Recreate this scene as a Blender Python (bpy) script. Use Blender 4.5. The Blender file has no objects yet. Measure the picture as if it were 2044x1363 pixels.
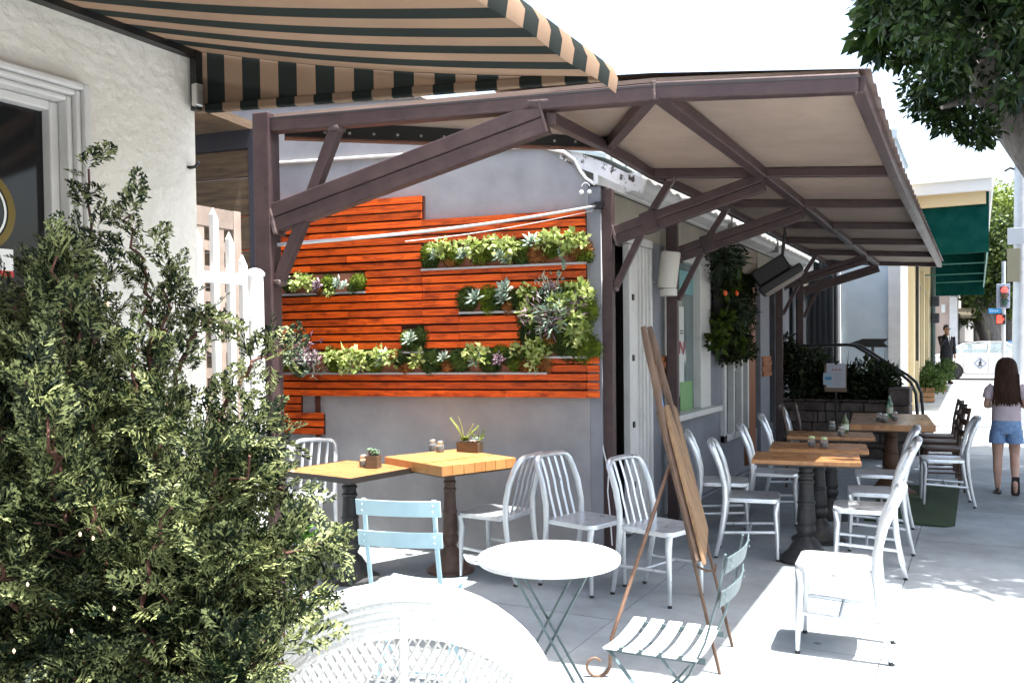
import bpy, bmesh, math, random
import numpy as np
from mathutils import Vector, Matrix
random.seed(7); rng = np.random.default_rng(7)
scene = bpy.context.scene
COL = scene.collection
# ------------------------------------------------------------------ camera
FP, CXP, CYP, CAMH = 1735.0, 1022.0, 738.0, 1.6
_yaw, _pit, _rol = math.radians(28.19), math.radians(-1.486), 0.0115
FW = Vector((-math.sin(_yaw)*math.cos(_pit), math.cos(_yaw)*math.cos(_pit), math.sin(_pit)))
_rt = Vector((math.cos(_yaw), math.sin(_yaw), 0)); _up = _rt.cross(FW)
RT = _rt*math.cos(_rol) - _up*math.sin(_rol)
UP = _rt*math.sin(_rol) + _up*math.cos(_rol)
CAM = Vector((0, 0, CAMH))
cam_d = bpy.data.cameras.new('Camera'); cam = bpy.data.objects.new('Camera', cam_d); COL.objects.link(cam)
cam_d.sensor_width = 36.0; cam_d.lens = FP/2044*36.0; cam_d.shift_y = (CYP-681.5)/2044
cam_d.clip_start = 0.05; cam_d.clip_end = 2000
cam.matrix_world = Matrix(((RT.x, UP.x, -FW.x, 0), (RT.y, UP.y, -FW.y, 0), (RT.z, UP.z, -FW.z, CAMH), (0, 0, 0, 1)))
scene.camera = cam
# ------------------------------------------------------------------ light
SUN = Vector((0.28, -0.005, 1.0)).normalized()
world = bpy.data.worlds.new('World'); scene.world = world; world.use_nodes = True
wn = world.node_tree.nodes; wl = world.node_tree.links
sky = wn.new('ShaderNodeTexSky'); sky.sky_type = 'NISHITA'; sky.sun_disc = False
sky.sun_elevation = math.asin(SUN.z); sky.sun_rotation = math.atan2(SUN.x, SUN.y)
sky.air_density = 1.3; sky.dust_density = 5.0; sky.ozone_density = 1.0
bg = wn['Background']; bg.inputs['Strength'].default_value = 0.135
shs = wn.new('ShaderNodeHueSaturation'); shs.inputs['Saturation'].default_value = 0.95; shs.inputs['Value'].default_value = 1.0
wl.new(sky.outputs[0], shs.inputs['Color']); wl.new(shs.outputs[0], bg.inputs[0])
sun_d = bpy.data.lights.new('Sun', 'SUN'); sun_d.energy = 5.0; sun_d.angle = math.radians(0.5); sun_d.color = (1.0, 0.985, 0.96)
sun_o = bpy.data.objects.new('Sun', sun_d); COL.objects.link(sun_o); sun_o.location = (6, -2, 20)
sun_o.rotation_euler = (-SUN).to_track_quat('-Z', 'Y').to_euler()
vs = scene.view_settings; vs.view_transform = 'Standard'; vs.look = 'None'; vs.gamma = 1.0; vs.use_curve_mapping = False
vs.exposure = 2.0
scene.cycles.use_adaptive_sampling = True; scene.cycles.adaptive_threshold = 0.03; scene.cycles.max_bounces = 6; scene.cycles.diffuse_bounces = 3; scene.cycles.glossy_bounces = 2; scene.cycles.transmission_bounces = 5; scene.cycles.transparent_max_bounces = 6; scene.cycles.caustics_reflective = False; scene.cycles.caustics_refractive = False

# ------------------------------------------------------------------ helpers
def P(x, y, z=None, X=None, Y=None, d=None, pl=None):
    r = FW + RT*((x-CXP)/FP) - UP*((y-CYP)/FP)
    if z is not None: t = (z-CAMH)/r.z
    elif X is not None: t = X/r.x
    elif Y is not None: t = Y/r.y
    elif d is not None: t = d
    else:
        p0, n = pl; t = (Vector(p0)-CAM).dot(n)/r.dot(n)
    return CAM + r*t
CD = Vector((0.9866, 0.1630, 0)).normalized()        # cross direction of the lots (slightly skewed to the street)
CN = Vector((CD.y, -CD.x, 0))                        # faces the camera
CANG = math.atan2(CD.y, CD.x)
def gz(Y):                                           # the pavement rises gently up the street
    t = min(max((Y-12)/17.0, 0), 1); return 0.34*t*t*(3-2*t)

MATS = {}
def mat(name, col, rough=0.6, metal=0.0, col2=None, scale=8.0, stretch=(1, 1, 1), bump=0.0, bscale=None, rnd=0.0,
        spec=0.5, detail=6.0, contrast=(0.35, 0.65), coord='pos', alpha=None, sss=0.0, trans=0.0, emit=None, estr=0.0, rvar=0.0):
    if name in MATS: return MATS[name]
    m = bpy.data.materials.new(name); m.use_nodes = True; MATS[name] = m
    nt = m.node_tree; N = nt.nodes; L = nt.links; b = N['Principled BSDF']
    b.inputs['Roughness'].default_value = rough; b.inputs['Metallic'].default_value = metal
    b.inputs['Specular IOR Level'].default_value = spec
    c1 = (*col, 1); b.inputs['Base Color'].default_value = c1
    src = None
    if col2 is not None or bump > 0 or rvar > 0:
        if coord == 'pos': g = N.new('ShaderNodeNewGeometry'); vec = g.outputs['Position']
        else: g = N.new('ShaderNodeTexCoord'); vec = g.outputs['Object']
        mp = N.new('ShaderNodeMapping'); mp.inputs['Scale'].default_value = stretch; L.new(vec, mp.inputs['Vector'])
        vec = mp.outputs['Vector']
        if rnd > 0 and coord != 'pos2':
            oi = N.new('ShaderNodeObjectInfo'); vm = N.new('ShaderNodeVectorMath'); vm.operation = 'ADD'
            mm = N.new('ShaderNodeMath'); mm.operation = 'MULTIPLY'; mm.inputs[1].default_value = 37.0
            L.new(oi.outputs['Random'], mm.inputs[0]); L.new(vec, vm.inputs[0]); L.new(mm.outputs[0], vm.inputs[1]); vec = vm.outputs[0]
    if col2 is not None:
        nz = N.new('ShaderNodeTexNoise'); nz.inputs['Scale'].default_value = scale; nz.inputs['Detail'].default_value = detail
        nz.inputs['Roughness'].default_value = 0.62
        L.new(vec, nz.inputs['Vector'])
        rp = N.new('ShaderNodeValToRGB'); rp.color_ramp.elements[0].position = contrast[0]; rp.color_ramp.elements[1].position = contrast[1]
        rp.color_ramp.elements[0].color = c1; rp.color_ramp.elements[1].color = (*col2, 1)
        L.new(nz.outputs['Fac'], rp.inputs['Fac']); src = rp.outputs['Color']
        if rvar > 0:
            mr = N.new('ShaderNodeMapRange'); mr.inputs['To Min'].default_value = max(rough-rvar, .02); mr.inputs['To Max'].default_value = min(rough+rvar, 1)
            L.new(nz.outputs['Fac'], mr.inputs['Value']); L.new(mr.outputs[0], b.inputs['Roughness'])
    if rnd > 0:
        oi2 = N.new('ShaderNodeObjectInfo'); hs = N.new('ShaderNodeHueSaturation')
        mr = N.new('ShaderNodeMapRange'); mr.inputs['To Min'].default_value = 1-rnd; mr.inputs['To Max'].default_value = 1+rnd
        L.new(oi2.outputs['Random'], mr.inputs['Value']); L.new(mr.outputs[0], hs.inputs['Value'])
        if src: L.new(src, hs.inputs['Color'])
        else: hs.inputs['Color'].default_value = c1
        src = hs.outputs['Color']
    if src: L.new(src, b.inputs['Base Color'])
    if bump > 0:
        n2 = N.new('ShaderNodeTexNoise'); n2.inputs['Scale'].default_value = bscale or scale*4; n2.inputs['Detail'].default_value = 5
        L.new(vec, n2.inputs['Vector']); bp = N.new('ShaderNodeBump'); bp.inputs['Strength'].default_value = bump; bp.inputs['Distance'].default_value = 0.02
        L.new(n2.outputs['Fac'], bp.inputs['Height']); L.new(bp.outputs[0], b.inputs['Normal'])
    if trans > 0: b.inputs['Transmission Weight'].default_value = trans; b.inputs['IOR'].default_value = 1.45
    if emit: b.inputs['Emission Color'].default_value = (*emit, 1); b.inputs['Emission Strength'].default_value = estr
    return m

def leafmat(name, ca, cb, rough=0.5, tl=0.35, scale=3.0):
    if name in MATS: return MATS[name]
    m = bpy.data.materials.new(name); m.use_nodes = True; MATS[name] = m
    nt = m.node_tree; N = nt.nodes; L = nt.links; b = N['Principled BSDF']; out = N['Material Output']
    g = N.new('ShaderNodeNewGeometry'); nz = N.new('ShaderNodeTexNoise'); nz.inputs['Scale'].default_value = scale; nz.inputs['Detail'].default_value = 4
    L.new(g.outputs['Position'], nz.inputs['Vector'])
    ad = N.new('ShaderNodeMath'); ad.operation = 'ADD'; mu = N.new('ShaderNodeMath'); mu.operation = 'MULTIPLY_ADD'
    mu.inputs[1].default_value = 0.55; mu.inputs[2].default_value = -0.27
    L.new(g.outputs['Random Per Island'], mu.inputs[0]); L.new(nz.outputs['Fac'], ad.inputs[0]); L.new(mu.outputs[0], ad.inputs[1])
    rp = N.new('ShaderNodeValToRGB'); rp.color_ramp.elements[0].position = 0.3; rp.color_ramp.elements[1].position = 0.75
    rp.color_ramp.elements[0].color = (*ca, 1); rp.color_ramp.elements[1].color = (*cb, 1)
    L.new(ad.outputs[0], rp.inputs['Fac']); L.new(rp.outputs[0], b.inputs['Base Color']); b.inputs['Roughness'].default_value = rough; b.inputs['Specular IOR Level'].default_value = 0.25
    tr = N.new('ShaderNodeBsdfTranslucent'); L.new(rp.outputs[0], tr.inputs['Color']); mx = N.new('ShaderNodeMixShader'); mx.inputs[0].default_value = tl
    L.new(b.outputs[0], mx.inputs[1]); L.new(tr.outputs[0], mx.inputs[2]); L.new(mx.outputs[0], out.inputs['Surface'])
    return m

def tag(o, label=None, cat=None, group=None, kind=None):
    if label: o['label'] = label
    if cat: o['category'] = cat
    if group: o['group'] = group
    if kind: o['kind'] = kind
    return o
def thing(name, label, cat, loc=(0, 0, 0), rz=0.0, group=None):
    o = bpy.data.objects.new(name, None); COL.objects.link(o); o.empty_display_size = 0.1
    o.location = loc; o.rotation_euler = (0, 0, rz); o['mw'] = 1
    del o['mw']
    return tag(o, label, cat, group)
def wmat(o):
    m = Matrix.Translation(o.location) @ o.rotation_euler.to_matrix().to_4x4() @ Matrix.Diagonal((*o.scale, 1))
    return wmat(o.parent) @ m if o.parent else m
def orth(t, ref):
    t = t.normalized(); s = t.cross(ref)
    if s.length < 1e-5: s = t.cross(Vector((0, 1, 0)) if abs(t.y) < .9 else Vector((1, 0, 0)))
    s.normalize(); return s, s.cross(t)

class MB:
    def __init__(self): self.v = []; self.f = []; self.mi = []; self.cur = 0
    def add(self, vs, fs):
        b = len(self.v); self.v += [tuple(p) for p in vs]; self.f += [tuple(i+b for i in f) for f in fs]; self.mi += [self.cur]*len(fs); return self
    def box(self, c, s, R=None):
        c = Vector(c); hx, hy, hz = s[0]/2, s[1]/2, s[2]/2
        vs = [Vector((x, y, z)) for x in (-hx, hx) for y in (-hy, hy) for z in (-hz, hz)]
        if R is not None: vs = [R @ p for p in vs]
        return self.add([p+c for p in vs], [(0, 1, 3, 2), (4, 6, 7, 5), (0, 4, 5, 1), (2, 3, 7, 6), (0, 2, 6, 4), (1, 5, 7, 3)])
    def b2(self, lo, hi): return self.box([(a+b)/2 for a, b in zip(lo, hi)], [abs(b-a) for a, b in zip(lo, hi)])
    def bar(self, p, q, w, h, ref=(0, 0, 1)):           # box beam, h along ref-ish
        p = Vector(p); q = Vector(q); s, u = orth(q-p, Vector(ref))
        vs = []
        for e in (p, q):
            for a, b in ((-1, -1), (1, -1), (1, 1), (-1, 1)): vs.append(e+s*(a*w/2)+u*(b*h/2))
        return self.add(vs, [(3, 2, 1, 0), (4, 5, 6, 7), (0, 1, 5, 4), (1, 2, 6, 5), (2, 3, 7, 6), (3, 0, 4, 7)])
    def tube(self, pts, r, n=8, ref=(0, 0, 1), r2=None, cap=True):
        pts = [Vector(p) for p in pts]; m = len(pts); ref = Vector(ref)
        ra = r if isinstance(r, (list, tuple)) else [r]*m
        rb = r2 if isinstance(r2, (list, tuple)) else ([r2]*m if r2 else ra)
        vs = []; ps = None
        for i, p in enumerate(pts):
            t = pts[min(i+1, m-1)]-pts[max(i-1, 0)]
            s, u = orth(t, ref)
            if ps is not None and s.dot(ps) < 0: s = -s; u = -u
            ps = s
            for k in range(n):
                a = 2*math.pi*k/n; vs.append(p+s*(ra[i]*math.cos(a))+u*(rb[i]*math.sin(a)))
        fs = [(i*n+k, i*n+(k+1) % n, (i+1)*n+(k+1) % n, (i+1)*n+k) for i in range(m-1) for k in range(n)]
        if cap: fs += [tuple(range(n-1, -1, -1)), tuple((m-1)*n+k for k in range(n))]
        return self.add(vs, fs)
    def lathe(self, prof, n=20, c=(0, 0, 0), sy=1.0):
        c = Vector(c); vs = [c+Vector((r*math.cos(2*math.pi*k/n), sy*r*math.sin(2*math.pi*k/n), z)) for r, z in prof for k in range(n)]
        m = len(prof); fs = [(i*n+k, i*n+(k+1) % n, (i+1)*n+(k+1) % n, (i+1)*n+k) for i in range(m-1) for k in range(n)]
        fs += [tuple(range(n-1, -1, -1)), tuple((m-1)*n+k for k in range(n))]
        return self.add(vs, fs)
    def loft(self, rings, cap=True):
        n = len(rings[0]); m = len(rings); vs = [p for r in rings for p in r]
        fs = [(i*n+k, i*n+(k+1) % n, (i+1)*n+(k+1) % n, (i+1)*n+k) for i in range(m-1) for k in range(n)]
        if cap: fs += [tuple(range(n-1, -1, -1)), tuple((m-1)*n+k for k in range(n))]
        return self.add(vs, fs)
    def prism(self, poly, ext):
        n = len(poly); ext = Vector(ext); a = [Vector(p) for p in poly]; vs = a+[p+ext for p in a]
        return self.add(vs, [tuple(range(n-1, -1, -1)), tuple(range(n, 2*n))]+[(i, (i+1) % n, n+(i+1) % n, n+i) for i in range(n)])
    def build(self, name, m, parent=None, world=False, smooth=False, bev=0.0, sub=0, seg=2):
        me = bpy.data.meshes.new(name); vs = self.v
        if world and parent is not None:
            inv = wmat(parent).inverted(); vs = [inv @ Vector(p) for p in vs]
        me.from_pydata([tuple(p) for p in vs], [], self.f)
        ms = m if isinstance(m, (list, tuple)) else [m]
        for x in ms: me.materials.append(x)
        if len(ms) > 1: me.polygons.foreach_set('material_index', self.mi)
        bm = bmesh.new(); bm.from_mesh(me); bmesh.ops.recalc_face_normals(bm, faces=bm.faces); bm.to_mesh(me); bm.free()
        if smooth:
            me.polygons.foreach_set('use_smooth', [True]*len(me.polygons))
            try: me.set_sharp_from_angle(angle=math.radians(42))
            except Exception: pass
        o = bpy.data.objects.new(name, me); COL.objects.link(o)
        if parent is not None: o.parent = parent
        if bev > 0:
            b = o.modifiers.new('b', 'BEVEL'); b.width = bev; b.segments = seg; b.limit_method = 'ANGLE'; b.angle_limit = math.radians(40)
        if sub: s = o.modifiers.new('s', 'SUBSURF'); s.levels = sub; s.render_levels = sub
        return o
def npmesh(name, V, F, m, parent=None, smooth=False):       # V (n,3), F (k,3|4) arrays
    me = bpy.data.meshes.new(name); k = F.shape[1]
    me.vertices.add(len(V)); me.vertices.foreach_set('co', np.ascontiguousarray(V, dtype=np.float32).ravel())
    me.loops.add(F.size); me.loops.foreach_set('vertex_index', np.ascontiguousarray(F, dtype=np.int32).ravel())
    me.polygons.add(len(F)); me.polygons.foreach_set('loop_start', np.arange(0, F.size, k, dtype=np.int32))
    me.polygons.foreach_set('loop_total', np.full(len(F), k, dtype=np.int32))
    if smooth: me.polygons.foreach_set('use_smooth', np.ones(len(F), dtype=bool))
    me.update(calc_edges=True); me.materials.append(m)
    o = bpy.data.objects.new(name, me); COL.objects.link(o)
    if parent is not None: o.parent = parent
    return o
def copy_tree(o, parent=None):
    c = o.copy(); COL.objects.link(c); c.parent = parent
    for ch in list(o.children): copy_tree(ch, c)
    return c
def place(o, loc, rz, label, group=None):
    o.location = loc; o.rotation_euler = (0, 0, rz); o['label'] = label
    if group: o['group'] = group
    return o
def arc(c, r, a0, a1, n, ax=(1, 0, 0), ay=(0, 0, 1)):
    c = Vector(c); ax = Vector(ax); ay = Vector(ay)
    return [c+ax*(r*math.cos(a0+(a1-a0)*i/n))+ay*(r*math.sin(a0+(a1-a0)*i/n)) for i in range(n+1)]
def leaves(centers, n, size, aspect=0.5, droop=0.3, jit=0.25, curl=0.15, outward=None):
    """n leaves scattered round each centre (array k,3 with spread k) -> V,F (two folded tris pairs)"""
    k = len(centers); c = np.repeat(centers[:, :3], n, axis=0); sp = np.repeat(centers[:, 3], n)
    off = rng.normal(size=(k*n, 3)); off /= np.linalg.norm(off, axis=1, keepdims=True)+1e-9
    off *= (rng.random((k*n, 1))**0.45)*sp[:, None]; p = c+off
    d = off/(np.linalg.norm(off, axis=1, keepdims=True)+1e-9)*0.8+rng.normal(size=(k*n, 3))*0.6; d[:, 2] -= droop
    d /= np.linalg.norm(d, axis=1, keepdims=True)
    r = rng.normal(size=(k*n, 3)); s = np.cross(d, r); s /= np.linalg.norm(s, axis=1, keepdims=True)+1e-9; nn = np.cross(s, d)
    L = size*(1+jit*rng.normal(size=(k*n, 1))).clip(.4, 2); w = L*aspect*0.5
    v0 = p; v1 = p+d*L*0.45+s*w+nn*L*curl; v2 = p+d*L; v3 = p+d*L*0.45-s*w+nn*L*curl
    V = np.stack([v0, v1, v2, v3], 1).reshape(-1, 3); b = np.arange(k*n)[:, None]*4
    F = np.concatenate([b+np.array([0, 1, 2]), b+np.array([0, 2, 3])], 1).reshape(-1, 3)
    return V, F
# ------------------------------------------------------------------ materials
M_conc = mat('concrete', (0.235, 0.270, 0.290), 0.85, col2=(0.325, 0.362, 0.382), scale=1.6, bump=0.12, bscale=60, rnd=0.05, contrast=(.3, .7))
def _stain(m):
    nt = m.node_tree; N = nt.nodes; L = nt.links; b = N['Principled BSDF']; src = b.inputs['Base Color'].links[0].from_socket
    g = N.new('ShaderNodeNewGeometry'); n1 = N.new('ShaderNodeTexNoise'); n1.inputs['Scale'].default_value = .55; n1.inputs['Detail'].default_value = 9; n1.inputs['Roughness'].default_value = .7
    L.new(g.outputs['Position'], n1.inputs['Vector']); r1 = N.new('ShaderNodeValToRGB'); r1.color_ramp.elements[0].position = .40; r1.color_ramp.elements[1].position = .60
    r1.color_ramp.elements[0].color = (.66, .64, .62, 1); r1.color_ramp.elements[1].color = (1, 1, 1, 1); L.new(n1.outputs['Fac'], r1.inputs['Fac'])
    v = N.new('ShaderNodeTexVoronoi'); v.inputs['Scale'].default_value = 2.6; L.new(g.outputs['Position'], v.inputs['Vector']); r2 = N.new('ShaderNodeValToRGB'); r2.color_ramp.elements[0].position = .045; r2.color_ramp.elements[1].position = .065
    r2.color_ramp.elements[0].color = (.45, .43, .41, 1); r2.color_ramp.elements[1].color = (1, 1, 1, 1); L.new(v.outputs['Distance'], r2.inputs['Fac'])
    for r_ in (r1, r2):
        mx = N.new('ShaderNodeMix'); mx.data_type = 'RGBA'; mx.blend_type = 'MULTIPLY'; mx.inputs[0].default_value = 1.0; L.new(src, mx.inputs[6]); L.new(r_.outputs[0], mx.inputs[7]); src = mx.outputs[2]
    L.new(src, b.inputs['Base Color'])
_stain(M_conc)
M_asph = mat('asphalt', (0.10, 0.10, 0.10), 0.9, col2=(0.16, 0.16, 0.155), scale=3, bump=0.2, bscale=90)
M_kerb = mat('kerb_concrete', (0.24, 0.235, 0.22), 0.9, col2=(0.3, 0.29, 0.27), scale=4)
M_paint = mat('road_paint', (0.75, 0.75, 0.72), 0.7)
M_stucco = mat('cream_stucco', (0.66, 0.63, 0.56), 0.9, col2=(0.77, 0.74, 0.68), scale=2.2, bump=0.55, bscale=26, contrast=(.3, .7))
M_white = mat('white_paint', (0.56, 0.55, 0.53), 0.5, col2=(0.64, 0.63, 0.61), scale=5, bump=.03)
M_whitem = mat('white_metal', (0.78, 0.78, 0.77), 0.4)
M_grey = mat('grey_plaster', (0.215, 0.21, 0.218), 0.85, col2=(0.345, 0.335, 0.335), scale=2.1, bump=0.10, bscale=22, contrast=(.28, .72), detail=8)
M_greyf = mat('grey_facade', (0.19, 0.195, 0.22), 0.8, col2=(0.235, 0.24, 0.265), scale=3, bump=0.06)
M_beige = mat('beige_board', (0.30, 0.27, 0.215), 0.8, col2=(0.36, 0.325, 0.26), scale=3)
M_steel = mat('brown_steel', (0.042, 0.024, 0.026), 0.45, 0.2, col2=(0.082, 0.048, 0.044), scale=9, bump=0.05, bscale=40, rvar=.15, contrast=(.3, .8))
M_weld = mat('weld_steel', (0.075, 0.055, 0.052), 0.45, 0.4, col2=(0.14, 0.10, 0.095), scale=30, bump=.4, bscale=90)
M_blacks = mat('black_beam', (0.012, 0.012, 0.012), 0.5)
M_rust = mat('rusty_flange', (0.16, 0.06, 0.03), 0.7, col2=(0.08, 0.04, 0.03), scale=14)
M_bolt = mat('bolt', (0.6, 0.6, 0.58), 0.3, 0.9)
M_soffit = mat('canopy_underside', (0.235, 0.172, 0.135), 0.85, col2=(0.30, 0.222, 0.175), scale=2.2, bump=.03)
M_slat = mat('stained_cedar', (0.30, 0.026, 0.002), 0.45, col2=(0.80, 0.125, 0.006), scale=3.6, stretch=(1.4, 1.4, 34), rnd=0.26, bump=.08, bscale=10, contrast=(.3, .7), spec=.35)
def _knots(m):
    nt = m.node_tree; N = nt.nodes; L = nt.links; b = N['Principled BSDF']; src = b.inputs['Base Color'].links[0].from_socket
    g = N.new('ShaderNodeNewGeometry'); mp = N.new('ShaderNodeMapping'); mp.inputs['Scale'].default_value = (3.2, 3.2, 9); L.new(g.outputs['Position'], mp.inputs['Vector'])
    n1 = N.new('ShaderNodeTexNoise'); n1.inputs['Scale'].default_value = 2.2; n1.inputs['Detail'].default_value = 6; n1.inputs['Roughness'].default_value = .65; L.new(mp.outputs[0], n1.inputs['Vector'])
    r1 = N.new('ShaderNodeValToRGB'); r1.color_ramp.elements[0].position = .30; r1.color_ramp.elements[1].position = .50; r1.color_ramp.elements[0].color = (.32, .26, .22, 1); r1.color_ramp.elements[1].color = (1, 1, 1, 1); L.new(n1.outputs['Fac'], r1.inputs['Fac'])
    mx = N.new('ShaderNodeMix'); mx.data_type = 'RGBA'; mx.blend_type = 'MULTIPLY'; mx.inputs[0].default_value = 1.0; L.new(src, mx.inputs[6]); L.new(r1.outputs[0], mx.inputs[7]); L.new(mx.outputs[2], b.inputs['Base Color'])
_knots(M_slat)
M_back = mat('dark_backing', (0.06, 0.014, 0.005), 0.9)
M_plank = mat('weathered_plank', (0.045, 0.028, 0.016), 0.85, col2=(0.105, 0.068, 0.038), scale=2.6, stretch=(1.5, 1.5, 14), rnd=0.3, bump=.2, bscale=12)
M_lattice = mat('pale_weathered_wood', (0.20, 0.155, 0.125), 0.85, col2=(0.29, 0.23, 0.19), scale=7, stretch=(1, 1, 1), rnd=.12)
M_alu = mat('brushed_aluminium', (0.60, 0.63, 0.66), 0.32, 0.70, col2=(0.74, 0.76, 0.78), scale=14, stretch=(1, 1, .35), rvar=.14)
M_rubber = mat('black_rubber', (0.02, 0.02, 0.02), 0.7)
M_tabwood = mat('varnished_oak', (0.22, 0.095, 0.034), 0.28, col2=(0.42, 0.20, 0.075), scale=3.0, stretch=(2, 16, 2), rnd=.12, contrast=(.25, .75), bump=.04, rvar=.06)
M_tabwood2 = mat('dark_walnut_edge', (0.06, 0.035, 0.022), 0.5, col2=(0.10, 0.06, 0.035), scale=8)
M_iron = mat('cast_iron', (0.018, 0.018, 0.019), 0.5, 0.2, col2=(0.035, 0.034, 0.033), scale=20, bump=.1)
M_ironb = mat('brown_cast_iron', (0.075, 0.045, 0.035), 0.55, 0.1, col2=(0.12, 0.07, 0.05), scale=20, bump=.1)
M_blue = mat('pale_blue_enamel', (0.40, 0.60, 0.68), 0.35, col2=(0.46, 0.65, 0.72), scale=12)
M_sage = mat('grey_green_enamel', (0.075, 0.11, 0.115), 0.35, col2=(0.10, 0.14, 0.145), scale=12)
M_sage_sunlit = mat('sunlit_sage_enamel', (0.72, 0.78, 0.77), 0.35, col2=(0.78, 0.82, 0.81), scale=12)  # grey green enamel again, with the sun on the seat put into its colour
M_wick = mat('white_wicker', (0.74, 0.74, 0.71), 0.55, col2=(0.80, 0.80, 0.77), scale=60, bump=.35, bscale=120)
M_easel = mat('easel_wood', (0.075, 0.042, 0.026), 0.7, col2=(0.13, 0.080, 0.052), scale=6, stretch=(4, 4, .5), bump=.15)
M_board = mat('rough_board', (0.13, 0.075, 0.038), 0.75, col2=(0.23, 0.14, 0.07), scale=5, stretch=(5, 5, .5), bump=.25, bscale=20)
M_moss = leafmat('moss_green', (0.045, 0.075, 0.008), (0.20, 0.26, 0.02), 0.8, 0.2, 14)
M_mossd = leafmat('moss_dark', (0.012, 0.028, 0.008), (0.075, 0.12, 0.02), 0.8, 0.15, 12)
M_mosso = leafmat('moss_orange', (0.14, 0.055, 0.015), (0.40, 0.17, 0.05), 0.8, 0.2, 14)
M_lime = leafmat('succulent_lime', (0.22, 0.30, 0.06), (0.52, 0.58, 0.24), 0.45, 0.3, 20)
M_succ = leafmat('succulent_pale', (0.20, 0.30, 0.22), (0.50, 0.58, 0.46), 0.4, 0.15, 20)
M_succp = leafmat('succulent_purple', (0.12, 0.07, 0.10), (0.34, 0.24, 0.27), 0.4, 0.15, 20)
M_terra = mat('terracotta', (0.24, 0.09, 0.05), 0.9, col2=(0.33, 0.13, 0.075), scale=14, bump=.2)
M_ledge = mat('zinc_ledge', (0.45, 0.44, 0.44), 0.45, 0.6)
M_glassd = mat('dark_window_glass', (0.012, 0.012, 0.013), 0.06, spec=0.35)
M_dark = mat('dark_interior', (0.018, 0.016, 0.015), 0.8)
M_black = mat('black_paint', (0.010, 0.010, 0.010), 0.45)
M_jar = mat('clear_glass', (0.92, 0.93, 0.92), 0.05, trans=0.9)
M_salt = mat('white_salt', (0.8, 0.78, 0.74), 0.8)
M_lid = mat('steel_lid', (0.6, 0.6, 0.58), 0.3, 0.9)
M_box = mat('planter_box_wood', (0.055, 0.035, 0.02), 0.7, col2=(0.10, 0.065, 0.035), scale=10, stretch=(1, 1, 8))
M_skin = mat('skin', (0.50, 0.29, 0.21), 0.55, col2=(0.55, 0.33, 0.245), scale=20)
M_stone = mat('rough_stone', (0.06, 0.046, 0.04), 0.9, col2=(0.15, 0.12, 0.105), scale=6, bump=.6, bscale=14, rnd=.25)

def stripemat(name, axis, w, off, ca, cb, tl=0.35):
    m = bpy.data.materials.new(name); m.use_nodes = True; MATS[name] = m
    N = m.node_tree.nodes; L = m.node_tree.links; b = N['Principled BSDF']; out = N['Material Output']; b.inputs['Roughness'].default_value = 0.9
    b.inputs['Specular IOR Level'].default_value = 0.1
    g = N.new('ShaderNodeNewGeometry'); dp = N.new('ShaderNodeVectorMath'); dp.operation = 'DOT_PRODUCT'; dp.inputs[1].default_value = axis
    L.new(g.outputs['Position'], dp.inputs[0])
    ma = N.new('ShaderNodeMath'); ma.operation = 'MULTIPLY_ADD'; ma.inputs[1].default_value = 1/(2*w); ma.inputs[2].default_value = off+50
    L.new(dp.outputs['Value'], ma.inputs[0]); fr = N.new('ShaderNodeMath'); fr.operation = 'FRACT'; L.new(ma.outputs[0], fr.inputs[0])
    gt = N.new('ShaderNodeMath'); gt.operation = 'GREATER_THAN'; gt.inputs[1].default_value = 0.5; L.new(fr.outputs[0], gt.inputs[0])
    nz = N.new('ShaderNodeTexNoise'); nz.inputs['Scale'].default_value = 3; nz.inputs['Detail'].default_value = 6; L.new(g.outputs['Position'], nz.inputs['Vector'])
    mx = N.new('ShaderNodeMix'); mx.data_type = 'RGBA'; mx.inputs[6].default_value = (*ca, 1); mx.inputs[7].default_value = (*cb, 1); L.new(gt.outputs[0], mx.inputs[0])
    hs = N.new('ShaderNodeHueSaturation'); mr = N.new('ShaderNodeMapRange'); mr.inputs['To Min'].default_value = .75; mr.inputs['To Max'].default_value = 1.25
    L.new(nz.outputs['Fac'], mr.inputs['Value']); L.new(mr.outputs[0], hs.inputs['Value']); L.new(mx.outputs[2], hs.inputs['Color'])
    L.new(hs.outputs[0], b.inputs['Base Color'])
    tr = N.new('ShaderNodeBsdfTranslucent'); L.new(hs.outputs[0], tr.inputs['Color']); ms = N.new('ShaderNodeMixShader'); ms.inputs[0].default_value = tl
    L.new(b.outputs[0], ms.inputs[1]); L.new(tr.outputs[0], ms.inputs[2]); L.new(ms.outputs[0], out.inputs['Surface'])
    return m

# ------------------------------------------------------------------ ground
def sheet(name, x0, x1, ys, zf, m):
    b = MB(); vs = []; n = len(ys)
    for y in ys: vs += [(x0, y, zf(y)), (x1, y, zf(y))]
    b.add(vs, [(2*i, 2*i+1, 2*i+3, 2*i+2) for i in range(n-1)])
    o = b.build(name, m); return tag(o, kind='structure')
ys_far = [-400, -60, -12, 0, 6]+list(range(12, 31, 2))+[33, 46, 60, 120, 600]
sheet('ground', -500, 500, ys_far, lambda y: gz(y)-0.16, M_asph)
pav = MB(); pav.add([(-9, y, gz(y)-0.03) for y in [-12, 0, 12, 14, 16, 18, 20, 22, 24, 26, 28, 30.5]] + [(2.45, y, gz(y)-0.03) for y in [-12, 0, 12, 14, 16, 18, 20, 22, 24, 26, 28, 30.5]],
    [(i, i+12, i+13, i+1) for i in range(11)])
pavement = tag(pav.build('pavement', mat('joint_dirt', (0.14, 0.14, 0.135), 0.95)), kind='structure')
ub = MB(); ub.b2((-.5, -.5, -1), (.5, .5, 0)); _slab0 = ub.build('slab', M_conc, pavement); slab_me = _slab0.data; first = True
XB = [-9, -6.2, -4.75, -3.3, -1.88, -.43, 1.0, 2.45]
yb = [-4.4+1.52*i for i in range(24)]
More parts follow.
